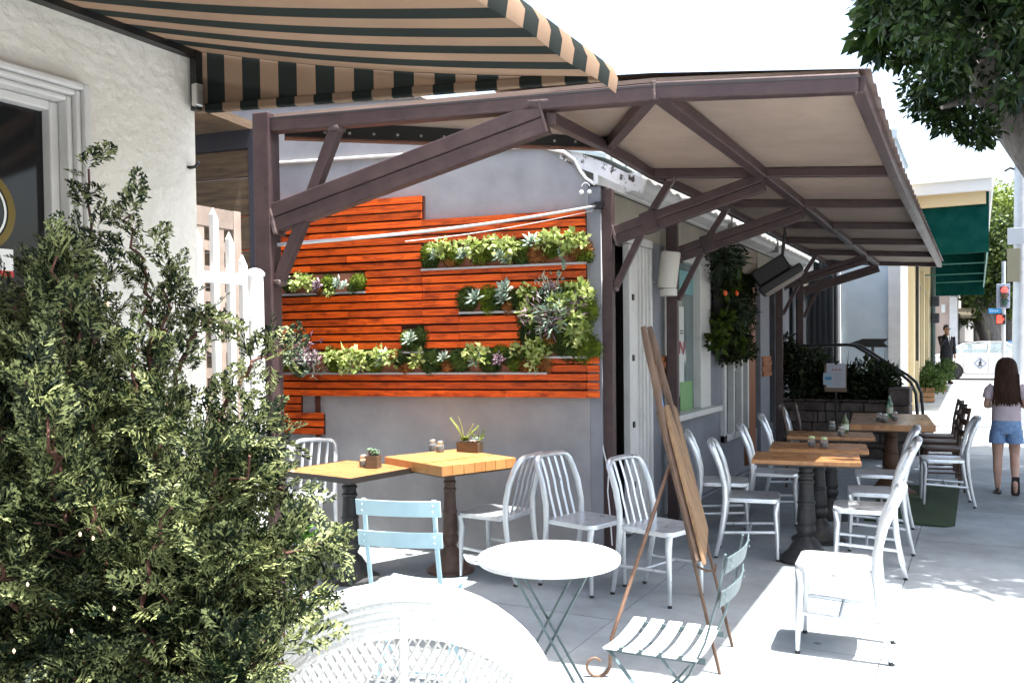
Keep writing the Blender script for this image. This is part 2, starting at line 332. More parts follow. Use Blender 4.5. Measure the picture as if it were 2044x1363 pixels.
for i in range(len(yb)-1):
    y0, y1 = yb[i], yb[i+1]
    if y1 > 30.7: continue
    for j in range(len(XB)-1):
        o = _slab0 if first else bpy.data.objects.new('slab', slab_me)
        if not first: COL.objects.link(o); o.parent = pavement
        first = False
        za, zb = gz(y0), gz(y1)
        o.location = ((XB[j]+XB[j+1])/2, (y0+y1)/2, (za+zb)/2+random.uniform(-.002, .002)); o.rotation_euler = (math.atan2(zb-za, y1-y0), 0, 0)
        o.scale = (XB[j+1]-XB[j]-.005, y1-y0-.005, .05)
kb = MB()
for (a, b_) in ((-12, 12), (12, 18), (18, 24), (24, 30.6)):
    kb.add([(2.45, a, gz(a)-.17), (2.6, a, gz(a)-.17), (2.6, a, gz(a)+.0), (2.45, a, gz(a)+.004), (2.45, b_, gz(b_)-.17), (2.6, b_, gz(b_)-.17), (2.6, b_, gz(b_)), (2.45, b_, gz(b_)+.004)],
           [(0, 3, 2, 1), (4, 5, 6, 7), (3, 7, 6, 2), (2, 6, 5, 1)])
tag(kb.build('kerb', M_kerb), kind='structure')
fp = MB(); fp.b2((-60, 46, -.1), (3.0, 110, .27)); tag(fp.build('far_pavement', M_kerb), kind='structure')
cw = MB()
for x in range(-6, 14): cw.b2((x*1.0, 31.6, gz(40)-.158), (x*1.0+.5, 34.2, gz(40)-.152))
tag(cw.build('crosswalk_stripes', M_paint), kind='structure')

# ------------------------------------------------------------------ left building
FX = -2.55
lb = thing('cream_building', 'cream stucco shop building with a dark framed window behind the bush', 'building', (FX, 2.3, 0))
wy1 = P(166, 300, X=FX).y; wz1 = P(163, 176, X=FX).z; wy0 = wy1-1.9; wz0 = 0.62
w = MB(); w.b2((FX-.25, wy1, 0), (FX, 2.3, 4.6)); w.b2((FX-.25, wy0, wz1), (FX, wy1, 4.6)); w.b2((FX-.25, wy0, 0), (FX, wy1, wz0)); w.b2((FX-.25, -8, 0), (FX, wy0, 4.6))
w.b2((-7, 2.05, 0), (FX-.25, 2.3, 4.6))
w.build('wall', M_stucco, lb, world=True)
roofb = MB(); roofb.b2((-7, -8, 4.6), (FX+.05, 2.35, 4.7)); roofb.build('roof', M_white, lb, world=True)
win = MB()
def frame_rect(b, x0, x1, ya, yb_, za, zb, t):
    b.b2((x0, ya, za), (x1, ya+t, zb)); b.b2((x0, yb_-t, za), (x1, yb_, zb)); b.b2((x0, ya+t, zb-t), (x1, yb_-t, zb)); b.b2((x0, ya+t, za), (x1, yb_-t, za+t))
frame_rect(win, FX-.12, FX+.035, wy0-.01, wy1+.006, wz0-.01, wz1+.006, .022)
frame_rect(win, FX-.12, FX+.02, wy0+.013, wy1-.017, wz0+.013, wz1-.017, .018)
frame_rect(win, FX-.12, FX+.002, wy0+.032, wy1-.036, wz0+.032, wz1-.036, .018)
frame_rect(win, FX-.12, FX-.04, wy0+.05, wy1-.055, wz0+.05, wz1-.055, .03)
wo = win.build('window', M_white, lb, world=True, bev=.006)
gp = MB(); gp.b2((FX-.085, wy0+.06, wz0+.06), (FX-.08, wy1-.06, wz1-.06)); gp.build('pane', M_glassd, wo, world=True)
# curtain folds behind nothing: decals on the glass
rc = P(-58, 415, X=FX-.078); ring = MB()
for rr, tt in ((.135, .022),):
    n = 40
    vs = []
    for k in range(n):
        a = 2*math.pi*k/n
        for q in (rr, rr-tt): vs.append((FX-.0775, rc.y+q*math.cos(a), rc.z+q*math.sin(a)))
    ring.add(vs, [(2*k, 2*k+1, (2*k+3) % (2*n), (2*k+2) % (2*n)) for k in range(n)])
ring.build('yellow_ring_decal', mat('decal_yellow', (0.14, 0.095, 0.012), .5), wo, world=True)
ring2 = MB(); vs = []
for k in range(40):
    a = 2*math.pi*k/40
    for q in (.107, .10): vs.append((FX-.0775, rc.y+q*math.cos(a), rc.z+q*math.sin(a)))
ring2.add(vs, [(2*k, 2*k+1, (2*k+3) % 80, (2*k+2) % 80) for k in range(40)]); ring2.build('white_ring_decal', M_whitem, wo, world=True)
sd = MB(); pa = P(-60, 535, X=FX-.0775); pb = P(26, 505, X=FX-.0775); sd.b2((FX-.0775, pa.y, pa.z), (FX-.0765, pb.y, pb.z+.01)); sd.build('white_sticker', M_whitem, wo, world=True)
sd = MB(); sd.b2((FX-.0775, pa.y, pa.z-.02), (FX-.0765, pb.y, pa.z)); sd.build('red_sticker', mat('decal_red', (.5, .03, .03), .5), wo, world=True)
hk = P(378, 335, X=FX); h = MB(); h.tube([(FX, hk.y, hk.z), (FX+.03, hk.y, hk.z), (FX+.05, hk.y, hk.z+.015)], .006, 8); h.lathe([(.012, -.004), (.012, .004)], 10, (FX+.003, hk.y, hk.z))
h.build('hook', M_black, lb, world=True)

# ------------------------------------------------------------------ striped awning
tan, drk = (0.205, 0.137, 0.092), (0.014, 0.018, 0.016)
M_aw_u = stripemat('awning_stripe_top', CN, .0785, .05, tan, drk, .06)
M_aw_e = stripemat('awning_stripe_end', CD, .0755, .30, tan, drk, .05)
ZT, ZO = 2.70, 2.455
A0 = P(387, 95, X=FX); A0 = Vector((FX+.01, 2.30, ZT)); AO = P(1213, 155, pl=((FX, 2.30, 0), CN)); ZO = AO.z
aw = thing('striped_awning', 'black and tan striped fabric awning over the cream shop wall', 'awning', (FX, 2.3, ZO))
L_aw = -4.2
def alongY(p, dy): return Vector((p.x, p.y+dy, p.z))
n = 26; b = MB(); vs = []
for i in range(n+1):
    t = i/n
    q = A0.lerp(AO, t); sag = -.025*math.sin(math.pi*t)
    vs += [(q.x, q.y, q.z+sag), (q.x, q.y-5.2, q.z+sag)]
b.add(vs, [(2*i, 2*i+1, 2*i+3, 2*i+2) for i in range(n)]); b.build('fabric_top', M_aw_u, aw, world=True, smooth=True)
zb_ = P(387, 226, pl=((FX, 2.30, 0), CN)).z
ep = MB(); B0 = Vector((FX+.01, 2.301, zb_)); BO = AO+Vector((-.02, 0, -.005))
e2 = CN*(-.004)
ep.add([A0+e2, AO+e2, BO+e2, B0+e2], [(0, 1, 2, 3)]); ep.build('end_panel', M_aw_e, aw, world=True)
vb = MB(); vb.bar(B0+Vector((0, 0, .012)), BO+Vector((0, 0, .012)), .026, .032); vb.build('end_bar_sleeve', M_aw_e, aw, world=True, bev=.006)
fv = MB()
f0 = AO; segs = 60
vs = []
for i in range(segs+1):
    y = f0.y-5.2*i/segs; o_ = .006*math.sin(i*1.1)
    vs += [(f0.x+.02, y, f0.z+.025), (f0.x+.035+o_, y, f0.z-.01), (f0.x+.028+o_, y, f0.z-.055)]
fv.add(vs, [(3*i+k, 3*i+k+1, 3*i+4+k, 3*i+3+k) for i in range(segs) for k in (0, 1)]); fv.build('front_valance', M_aw_u, aw, world=True, smooth=True)
fr = MB(); fr.bar((FX+.02, 2.3, ZT+.0), (FX+.02, -3, ZT+.0), .04, .06); fr.bar((FX+.03, 2.285, ZT), (FX+.03, 2.285, zb_), .03, .03)
fr.tube([alongY(AO, -.02)+Vector((0, 0, -.01)), alongY(AO, -5.2)+Vector((0, 0, -.01))], .014, 8)
for dy in (-1.6, -3.2): fr.tube([alongY(B0, dy), alongY(BO, dy)], .012, 8)
fr.build('awning_frame', M_black, aw, world=True)
br = MB(); br.box((FX+.05, 2.27, zb_+.05), (.03, .03, .08)); br.build('bracket', M_lid, aw, world=True, bev=.004); br = MB(); br.box((FX+.025, P(326, 74, X=FX+.03).y, P(326, 74, X=FX+.03).z), (.03, .03, .03))
br.build('bracket', M_lid, aw, world=True, bev=.004)

# ------------------------------------------------------------------ white steel gate and post, lattice, plank wall
GX = -2.66
gl = P(512, 700, X=GX)
gp_ = thing('gate_post', 'round white steel gate post with domed cap beside the brown post', 'post', (GX, gl.y, 0))
zt = P(512, 537, X=GX).z
b = MB(); b.lathe([(.034, 0), (.034, zt-.03), (.040, zt-.03), (.040, zt-.018), (.032, zt-.008), (.018, zt), (.002, zt+.003)], 20); b.build('tube', M_whitem, gp_, smooth=True)
b = MB(); b.box((.0, -.05, P(500, 617, X=GX).z), (.03, .05, .07)); b.tube([(0, -.035, P(500, 617, X=GX).z-.05), (0, -.035, P(500, 617, X=GX).z+.05)], .012, 8); b.build('hinge', M_whitem, gp_, bev=.004)
gate = thing('steel_gate', 'white steel picket gate with pointed tops between cream wall and round post', 'gate', (GX, P(430, 700, X=GX).y, .06))
for px, top in ((394, 453), (426, 411), (458, 460), (484.5, 505)):
    q = P(px, top, X=GX); b = MB(); hw = .0135
    y0, y1, z1 = q.y-hw, q.y+hw, q.z
    b.add([(GX-hw, y0, .08), (GX+hw, y0, .08), (GX+hw, y1, .08), (GX-hw, y1, .08), (GX-hw, y0, z1-.035), (GX+hw, y0, z1-.035), (GX+hw, y1, z1-.055), (GX-hw, y1, z1-.055), (GX, q.y-.004, z1)],
          [(0, 3, 2, 1), (0, 1, 5, 4), (1, 2, 6, 5), (2, 3, 7, 6), (3, 0, 4, 7), (4, 5, 8), (5, 6, 8), (6, 7, 8), (7, 4, 8)])
    b.build('picket', M_whitem, gate, world=True, bev=.003)
for py in (551, 990):
    qa = P(394, py, X=GX); b = MB(); zz = qa.z
    b.bar((GX-.002, qa.y-.02, zz), (GX-.002, gl.y-.05, zz), .022, .045); b.build('rail', M_whitem, gate, world=True, bev=.004)
# lattice screen
lx = thing('lattice_screen', 'weathered wooden lattice screen behind the white steel gate', 'lattice', tuple(P(474, 900, X=-3.05)*1)[:2]+(0,))
LXX = -3.05; la = P(380, 408, X=LXX); lb_ = P(474, 424, X=LXX); zt2 = lb_.z
b = MB(); b.bar((LXX, lb_.y-.02, .05), (LXX, lb_.y-.02, zt2), .035, .045, (0, 1, 0)); b.build('stile', M_lattice, lx, world=True)
b = MB(); b.bar((LXX, lb_.y-.9, zt2-.045), (LXX, lb_.y-.045, zt2-.045), .035, .085); b.build('top_rail', M_lattice, lx, world=True)
for k in range(15):
    b = MB(); zz = zt2-.17-k*.115; b.bar((LXX-.006, lb_.y-.9, zz), (LXX-.006, lb_.y-.045, zz), .012, .045); b.build('slat', M_lattice, lx, world=True)
for k in range(7):
    b = MB(); yy = lb_.y-.12-k*.115; b.bar((LXX+.009, yy, .06), (LXX+.009, yy, zt2-.09), .012, .04, (0, 1, 0)); b.build('slat', M_lattice, lx, world=True)
# plank wall behind
pw0 = P(506, 700, Y=4.55)
pw = thing('plank_wall', 'dark brown horizontal plank wall left of the brown steel post', 'wall', (pw0.x, pw0.y, 0), CANG)
zz = P(450, 300, Y=4.5).z; hh = [.2, .27, .24, .25, .26, .23, .25, .26, .24, .25, .2]
for k, h_ in enumerate(hh):
    if zz-h_ < 0: break
    b = MB(); b.b2((-2.4, random.uniform(-.01, .005), zz-h_+.006), (0, .03, zz-.003)); b.build('plank', M_plank, pw, bev=.004); zz -= h_
zt3 = P(450, 300, Y=4.5).z
b = MB(); b.b2((-2.4, -.02, zt3), (.0, .03, zt3+.13)); b.build('dark_beam', mat('dark_blue_beam', (.02, .018, .025), .6), pw)
b = MB(); b.b2((-2.4, -.55, zt3+.13), (.02, .05, zt3+.19)); b.build('shading_eave_board', M_plank, pw)  # brown eave, its overhang made deep to keep the planks in shade
b = MB(); b.b2((0, -.02, 0), (.05, .05, zt3+.13)); b.build('corner_post', mat('dark_blue_post', (.018, .018, .028), .5), pw)
# ------------------------------------------------------------------ grey restaurant building
W0 = Vector((-2.53, 5.94, 0))
rest = thing('restaurant_building', 'grey plaster restaurant with shopfront windows under the brown steel canopy', 'building', W0, CANG)
def WS(px, py, out=0.0):                     # pixel on the patio wall -> (s, z)
    q = P(px, py, pl=(W0+CN*out, CN)); return (q-W0).dot(CD), q.z
b = MB(); top = [(0, 2.78), (-.03, 2.85), (-.09, 2.94), (-.18, 3.02), (-.32, 3.08), (-.6, 3.17), (-1.35, 3.56), (-4.8, 3.75)]
b.prism([(-4.8, 0, 0), (0, 0, 0)]+[(s, 0, z) for s, z in top], (0, .25, 0)); b.build('patio_wall', M_grey, rest)
b = MB()
pts = [Vector((s, -.01, z+.012)) for s, z in top[1:]]; b.tube(pts, .022, 6); b.build('wall_coping', mat('old_trim', (.34, .31, .29), .8, col2=(.12, .10, .09), scale=25), rest)
b = MB(); b.b2((.002, .0, 0), (.088, .045, 2.77)); b.build('corner_trim', M_greyf, rest)
# conduit along the patio wall, drooping cable and hook lamp
b = MB(); ca = WS(500, 329, .02); cb = WS(930, 301, .02); b.tube([(ca[0], -.02, ca[1]), (cb[0], -.02, cb[1]), (cb[0]+.9, -.02, cb[1]-.02)], .013, 8); b.build('conduit', M_white, rest, smooth=True)
b = MB(); cc = [WS(x, y, .03) for x, y in ((1095, 297), (1125, 303), (1147, 318), (1158, 340), (1170, 356), (1188, 368))]; b.tube([(s, -.03, z) for s, z in cc], .012, 8); b.build('cable', M_whitem, rest, smooth=True)
b = MB(); s0, z0_ = WS(1170, 374, .03)
b.tube([(s0, 0, z0_+.035), (s0, -.05, z0_+.03)], .006, 6); b.tube(arc((s0, -.05, z0_), .03, math.pi*.95, math.pi*.05, 8), .004, 6)
for sx in (-.03, .03): b.lathe([(.004, -.018), (.016, -.012), (.018, 0), (.008, .012)], 10, (s0+sx, -.05, z0_-.035))
b.build('wall_lamp', M_whitem, rest, smooth=True)
def fac(name, y0, y1, z0, z1, m, out=0.0, th=.12, **k):
    b = MB(); b.b2((-2.53+out-th, y0, z0), (-2.53+out, y1, z1)); return b.build(name, m, rest, world=True, **k)
def FY(px): return P(px, 700, X=-2.53).y
yA, yB, yC, yD, yE, yF, yG, yH = [FY(x) for x in (1253, 1297, 1326, 1400, 1413, 1441, 1490, 1503)]
ztop = 2.80; zl = P(1262, 488, X=-2.53).z
b = MB(); b.b2((-2.78, 5.985, 0), (-2.53, 6.12, ztop)); b.build('corner_pillar', M_greyf, rest, world=True)
fac('fascia_panel', 6.12, 15.4, zl+.07, ztop, M_beige)
fac('lintel', 6.08, yB+.02, zl, zl+.07, M_white, .03, .16, bev=.008)
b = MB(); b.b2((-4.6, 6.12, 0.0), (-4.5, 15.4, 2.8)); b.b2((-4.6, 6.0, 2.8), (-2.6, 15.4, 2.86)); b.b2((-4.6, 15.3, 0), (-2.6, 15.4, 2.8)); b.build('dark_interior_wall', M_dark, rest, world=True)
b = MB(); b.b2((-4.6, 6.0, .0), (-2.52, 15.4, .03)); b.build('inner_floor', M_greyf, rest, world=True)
d = fac('door', yA, yB, .05, zl-.005, M_white, .02, .06, bev=.005)
for i, t in enumerate((.36, .5, .66, .86)):
    b = MB(); yy = yA+(yB-yA)*t; b.b2((-2.51, yy, .06), (-2.51+.022, yy+.02+.02*(i % 2), zl-.01)); b.build('door_moulding', M_white, d, world=True, bev=.004)
for zz in (2.0, 1.5, .95, .45):
    b = MB(); b.box((-2.505, yA+.07, zz), (.012, .035, .05)); b.build('hinge', M_black, d, world=True)
fac('pilaster', yB, yC, 0, zl+.07, M_greyf, .0)
fac('window_apron', yC, yF, 0, .93, M_greyf, -.02)
# window one
wz_top = P(1395, 530, X=-2.5).z
b = MB(); b.b2((-2.6, yC, wz_top), (-2.50, yE, zl+.068)); b.b2((-2.6, yD-.12, .93), (-2.5, yE, wz_top)); b.b2((-2.6, yC, .93), (-2.52, yC+.06, wz_top)); b.b2((-2.6, yC, .90), (-2.40, yE+.1, .955))
w1 = b.build('shop_window', M_white, rest, world=True, bev=.006)
b = MB(); b.b2((-2.585, yC+.06, .95), (-2.58, yD-.12, wz_top)); b.build('pane', mat('shop_glass', (.16, .21, .21), .08, spec=.4), w1, world=True)
def decal(name, x0, y0, x1, y1, m, par, X=-2.576, e=0):
    a = P(x0, y0, X=X); c = P(x1, y1, X=X); b = MB(); b.b2((X-.002+e, a.y, c.z), (X+e, c.y, a.z)); return b.build(name, m, par, world=True)
decal('white_poster', 1327, 608, 1366, 790, mat('poster_white', (.62, .64, .62), .6), w1)
decal('green_print', 1327, 605, 1336, 650, mat('poster_green', (.17, .30, .06), .6), w1, e=.003)
decal('green_poster', 1357, 763, 1382, 850, mat('poster_green2', (.16, .34, .12), .6), w1, e=.004)
decal('teal_panel', 1356, 538, 1386, 590, mat('poster_teal', (.16, .36, .38), .5), w1)
decal('black_dash', 1323, 659, 1334, 661.5, M_black, w1, e=.006); decal('black_dash', 1323, 664, 1334, 666.5, M_black, w1, e=.006)
decal('black_dash', 1357, 659, 1363, 661.5, M_black, w1, e=.006); decal('black_dash', 1357, 664, 1363, 666.5, M_black, w1, e=.006)
def strokes(name, pls, X, w_, m, par):
    b = MB()
    for pl_ in pls:
        for (xa, ya), (xb, yb_) in zip(pl_[:-1], pl_[1:]): b.bar(P(xa, ya, X=X), P(xb, yb_, X=X), .003, w_, (0, 0.3, 1) if abs(xb-xa) > abs(yb_-ya) else (0, 1, 0))
    return b.build(name, m, par, world=True)
M_red = mat('red_letter', (.45, .10, .12), .6)
strokes('letter_m', [[(1322, 706), (1326, 682), (1329, 704), (1333, 682), (1335, 706)]], -2.568, .02, M_red, w1)
strokes('letter_n', [[(1357, 706), (1358, 682), (1365, 706), (1366, 682)]], -2.568, .02, M_red, w1)
# rest of the front
fac('pilaster', yE, yF, .93, zl+.07, M_greyf, 0)
b = MB()
for yy, ww in ((yF, .09), (yF+.42, .05), (yF+.80, .07), (yG-.06, .06)): b.b2((-2.58, yy, .5), (-2.50, yy+ww, zl+.06))
b.b2((-2.58, yF, .5), (-2.5, yG, .58)); w2 = b.build('shop_window', M_white, rest, world=True, bev=.005)
b = MB(); b.b2((-2.585, yF+.05, .55), (-2.58, yG, zl)); b.build('pane', M_glassd, w2, world=True)
b = MB()
for k in range(7):
    q = P(random.uniform(1462, 1469), 712+k*4.2, X=-2.57); b.box(q, (.004, .05, .03), Matrix.Rotation(random.uniform(-.8, .8), 3, 'X'))
b.build('white_print', M_whitem, w2, world=True)
fac('window_apron', yF, 15.3, 0, .5, M_greyf, -.03)
fac('wood_jamb', yG, yH, .1, zl+.06, mat('brown_jamb', (.20, .065, .02), .6, col2=(.28, .10, .035), scale=5, stretch=(1, 1, .2)), .03)
fac('pilaster', FY(1515), FY(1533), 0, zl+.07, M_greyf, .02)
fac('pilaster', FY(1547), FY(1556), 0, zl+.07, M_greyf, .0); fac('pilaster', FY(1562), FY(1575), 0, zl+.07, M_greyf, .0)
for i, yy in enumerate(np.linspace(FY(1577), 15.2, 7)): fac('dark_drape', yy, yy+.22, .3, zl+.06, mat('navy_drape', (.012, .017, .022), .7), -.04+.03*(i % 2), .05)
b = MB(); xd = P(1664, 700, Y=15.42).x
for k in range(9): b.b2((-2.55+k*(xd+2.55)/9, 15.38+.03*(k % 2), .1), (-2.55+(k+1)*(xd+2.55)/9-.004, 15.45, 3.0))
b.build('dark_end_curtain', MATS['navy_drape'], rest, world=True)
# chopped wood chunks wrapped on the pilasters
wch = mat('chunk_wood', (.24, .07, .02), .7, col2=(.40, .15, .05), scale=9)
for (x0, x1, y0, y1, nm) in ((1296, 1327, 711, 775, 5), (1517, 1533, 711, 752, 4), (1559, 1575, 708, 750, 4)):
    for k in range(nm):
        ya = FY(x0)+(.02 if k % 2 else 0); yb_ = FY(x1)+(.0 if k % 2 else .03)
        xm = (x0+x1)/2; za = P(xm, y0+(y1-y0)*k/nm, X=-2.5).z; zb = P(xm, y0+(y1-y0)*(k+.9)/nm, X=-2.5).z
        fac('wood_block', ya, yb_, zb, za, wch, .05 if k % 2 else .035, .05)
# gutter, fascia board, roof
gprof = [(0, 0), (.02, 0), (.075, .02), (.085, .05), (.10, .06), (.10, .105), (.085, .105), (.085, .07), (.07, .06), (.06, .03), (.02, .015), (.012, .11), (0, .11)]
gy0, gy1 = 6.45, 14.15
for (ya, yb_, dz) in ((gy0, 9.2, .0), (9.215, 11.6, -.008), (11.615, gy1, -.015)):
    b = MB(); b.prism([(-2.43+x*1.35, ya, 2.80+z*1.35+dz) for x, z in gprof], (0, yb_-ya, 0)); b.build('gutter', M_white, rest, world=True)
b = MB(); b.prism([(-2.43+x*1.35, gy0-.004, 2.80+z*1.35) for x, z in ((0, 0), (.02, 0), (.075, .02), (.10, .06), (.10, .105), (0, .11))], (0, .006, 0)); b.build('gutter_end_cap', M_whitem, rest, world=True)
for yy in (9.2, 11.6): b = MB(); b.b2((-2.44, yy-.01, 2.79), (-2.28, yy+.02, 2.955)); b.build('gutter_clip', mat('clip', (.2, .19, .17), .6), rest, world=True)
b = MB(); b.b2((-2.47, 5.9, 2.78), (-2.435, 15.3, 2.95)); b.build('fascia_board', M_white, rest, world=True)
b = MB(); b.add([(-2.36, 5.88, 2.955), (-2.36, 15.4, 2.955), (-4.6, 15.4, 3.6), (-4.6, 5.88, 3.6), (-2.36, 5.88, 2.985), (-2.36, 15.4, 2.985), (-4.6, 15.4, 3.63), (-4.6, 5.88, 3.63)], [(0, 1, 2, 3), (4, 7, 6, 5), (0, 4, 5, 1), (0, 3, 7, 4), (1, 5, 6, 2)])
b.build('roof', mat('pale_metal_roof', (.42, .50, .50), .5, col2=(.5, .57, .57), scale=3), rest, world=True)
b = MB()
for k in range(30): b.b2((-2.42, 5.95+k*.3, 2.988), (-2.33, 6.0+k*.3, 3.02))
b.build('roof_ribs', M_whitem, rest, world=True)
b = MB(); pts = [P(x, y, Y=5.93) for x, y in ((1110, 297), (1140, 312), (1170, 326), (1205, 339), (1245, 358), (1285, 372))]
for a_, c_ in zip(pts[:-1], pts[1:]): b.bar(a_, c_, .05, .10)
b.build('peeling_rake_board', mat('peeling_paint', (.62, .60, .60), .7, col2=(.05, .035, .03), scale=16, contrast=(.56, .62), detail=9), rest, world=True)

# ------------------------------------------------------------------ slatted wood cladding
slw = thing('slat_cladding', 'orange stained horizontal wood slats fixed on the grey patio wall', 'cladding', W0, CANG)
PIT = .0633; ZS = 2.79
s_r = WS(1173, 600)[0]; s_b = WS(846, 430)[0]
# planter openings in wall coordinates (s0,s1,z0,z1)
def PR(x0, y0, x1, y1):
    a = WS(x0, (y0+y1)/2); c = WS(x1, (y0+y1)/2); xm = (x0+x1)/2
    return (a[0], c[0], WS(xm, y1)[1], WS(xm, y0)[1])
PL = {'A': PR(558, 548, 735, 586), 'B': PR(846, 483, 1174, 532), 'C': PR(921, 573, 1174, 621), 'D': PR(1043, 600, 1174, 712), 'E': PR(540, 699, 1096, 744), 'F': PR(806, 657, 851, 702)}
b = MB()
for s in np.arange(s_r-.06, -3.2, -.42): b.b2((s-.02, -.020, 1.22), (s+.02, -.002, 2.60 if s > s_b else 2.79))
for s in (-2.3, -2.6, -2.95): b.b2((s-.02, -.020, .86), (s+.02, -.002, 1.22))
b.build('batten', M_back, slw)
ub = MB(); ub.b2((0, 0, 0), (1, 1, 1)); sl0 = ub.build('slat', M_slat, slw); sl_me = sl0.data; bpy.data.objects.remove(sl0)
b = MB(); b.b2((-3.2, -.016, 1.226), (s_r, -.003, 2.598)); b.b2((-3.2, -.016, 2.599), (s_b, -.003, 2.788)); b.b2((-3.2, -.016, 1.07), (WS(605, 800)[0], -.003, 1.225)); b.b2((-3.2, -.016, .90), (WS(650, 840)[0], -.003, 1.069)); b.build('backing_board', M_back, slw)
def slat(s0, s1, z, out=0.0, h=.049):
    o = bpy.data.objects.new('slat', sl_me); COL.objects.link(o); o.parent = slw
    o.location = (s0, -.040-out-random.uniform(0, .012), z-h+random.uniform(-.0015, .0015)); o.scale = (s1-s0-.002, .02+out, h); o.rotation_euler = (0, random.uniform(-.0012, .0012), 0)
s605, s650 = WS(605, 800)[0], WS(650, 840)[0]
for k in range(30):
    zt = ZS-k*PIT; zc = zt-.023
    lo, hi = -3.2, s_r
    if k < 3: hi = s_b
    if k >= 25: hi = s605 if k < 27 else s650
    cuts = [(a, c) for key, (a, c, z0, z1) in PL.items() if z0-.012 < zc < z1+.012]
    segs_ = [(lo, hi)]
    for a, c in cuts:
        nn = []
        for p, q in segs_:
            if c <= p or a >= q: nn.append((p, q)); continue
            if a > p+.03: nn.append((p, a))
            if c < q-.03: nn.append((c, q))
        segs_ = nn
    seams = [s_b, WS(626, 600)[0] if k % 4 < 2 else WS(700, 600)[0], WS(921, 660)[0] if k > 12 else WS(1005, 500)[0]]
    if k > 20: seams = [WS(606, 760)[0], WS(890, 760)[0] if k % 2 else WS(1010, 760)[0], WS(1097, 760)[0]]
    for p, q in segs_:
        cut = sorted([p]+[x for x in seams if p+.12 < x < q-.12]+[q])
        for a_, c_ in zip(cut[:-1], cut[1:]): slat(a_, c_, zt, .0)
# slats wrapping the corner pillar low on the right
for k in range(20, 25): slat(s_r+.002, .083, ZS-k*PIT, 0)

# ------------------------------------------------------------------ wall planters with moss and succulents
def blob(c, r, n=420, sz=.018, fl=1.0):
    """fuzzy moss cushion: tiny blades on an ellipsoid"""
    d = rng.normal(size=(n, 3)); d /= np.linalg.norm(d, axis=1, keepdims=True); d[:, 1] = -np.abs(d[:, 1])
    p = np.array(c)+d*np.array(r)*(.82+.25*rng.random((n, 1))); t = np.cross(d, rng.normal(size=(n, 3))); t /= np.linalg.norm(t, axis=1, keepdims=True)
    q = d+.7*rng.normal(size=(n, 3)); q /= np.linalg.norm(q, axis=1, keepdims=True)
    V = np.stack([p-t*sz*.6, p+t*sz*.6, p+q*sz*1.3], 1).reshape(-1, 3); F = np.arange(n*3).reshape(-1, 3)
    # inner core so no gaps
    m = 60; i = np.arange(m); ph = np.arccos(1-2*(i+.5)/m); th = i*2.399963
    return V, F
def core(mb, c, r):
    rings = []
    for k in range(5):
        ph = math.pi*(k+.35)/5.7; rr = math.sin(ph)
        rings.append([Vector((c[0]+r[0]*.86*rr*math.cos(a), c[1]+r[1]*.86*rr*math.sin(a), c[2]+r[2]*.86*math.cos(ph))) for a in np.linspace(0, 2*math.pi, 9)[:-1]])
    mb.loft(rings)
def rosette(c, r, nl=16, up=(0, -1, .35), pointy=.35, thick=.1):
    up = Vector(up).normalized(); s, u = orth(up, Vector((0, 0, 1)))
    V = []; F = []
    for k in range(nl):
        a = k*2.39996; t = (k+1)/nl; el = math.radians(78-62*t); L = r*(.45+.55*t); wd = L*pointy
        d = (s*math.cos(a)+u*math.sin(a))*math.cos(el)+up*math.sin(el); sd = d.cross(up).normalized(); nn = sd.cross(d)
        c_ = Vector(c); b_ = len(V)
        V += [c_, c_+d*L*.62+sd*wd*.5, c_+d*L, c_+d*L*.62-sd*wd*.5, c_+d*L*.6-nn*L*thick*.8, c_+d*L*.55+nn*L*thick*.3]
        F += [(b_, b_+1, b_+5), (b_+1, b_+2, b_+5), (b_+2, b_+3, b_+5), (b_+3, b_, b_+5), (b_, b_+4, b_+1), (b_+1, b_+4, b_+2), (b_+2, b_+4, b_+3), (b_+3, b_+4, b_)]
    return V, F
def leafy(c, r, n, sz):
    cen = np.array([[*c, r]]); return leaves(cen, n, sz, .75, .1, .3, .2)
def merge(parts):
    V = []; F = []; o = 0
    for v, f in parts: v = np.asarray([tuple(x) for x in v] if not isinstance(v, np.ndarray) else v, dtype=float); f = np.asarray(f); V.append(v); F.append(f+o); o += len(v)
    return np.concatenate(V), np.concatenate(F)
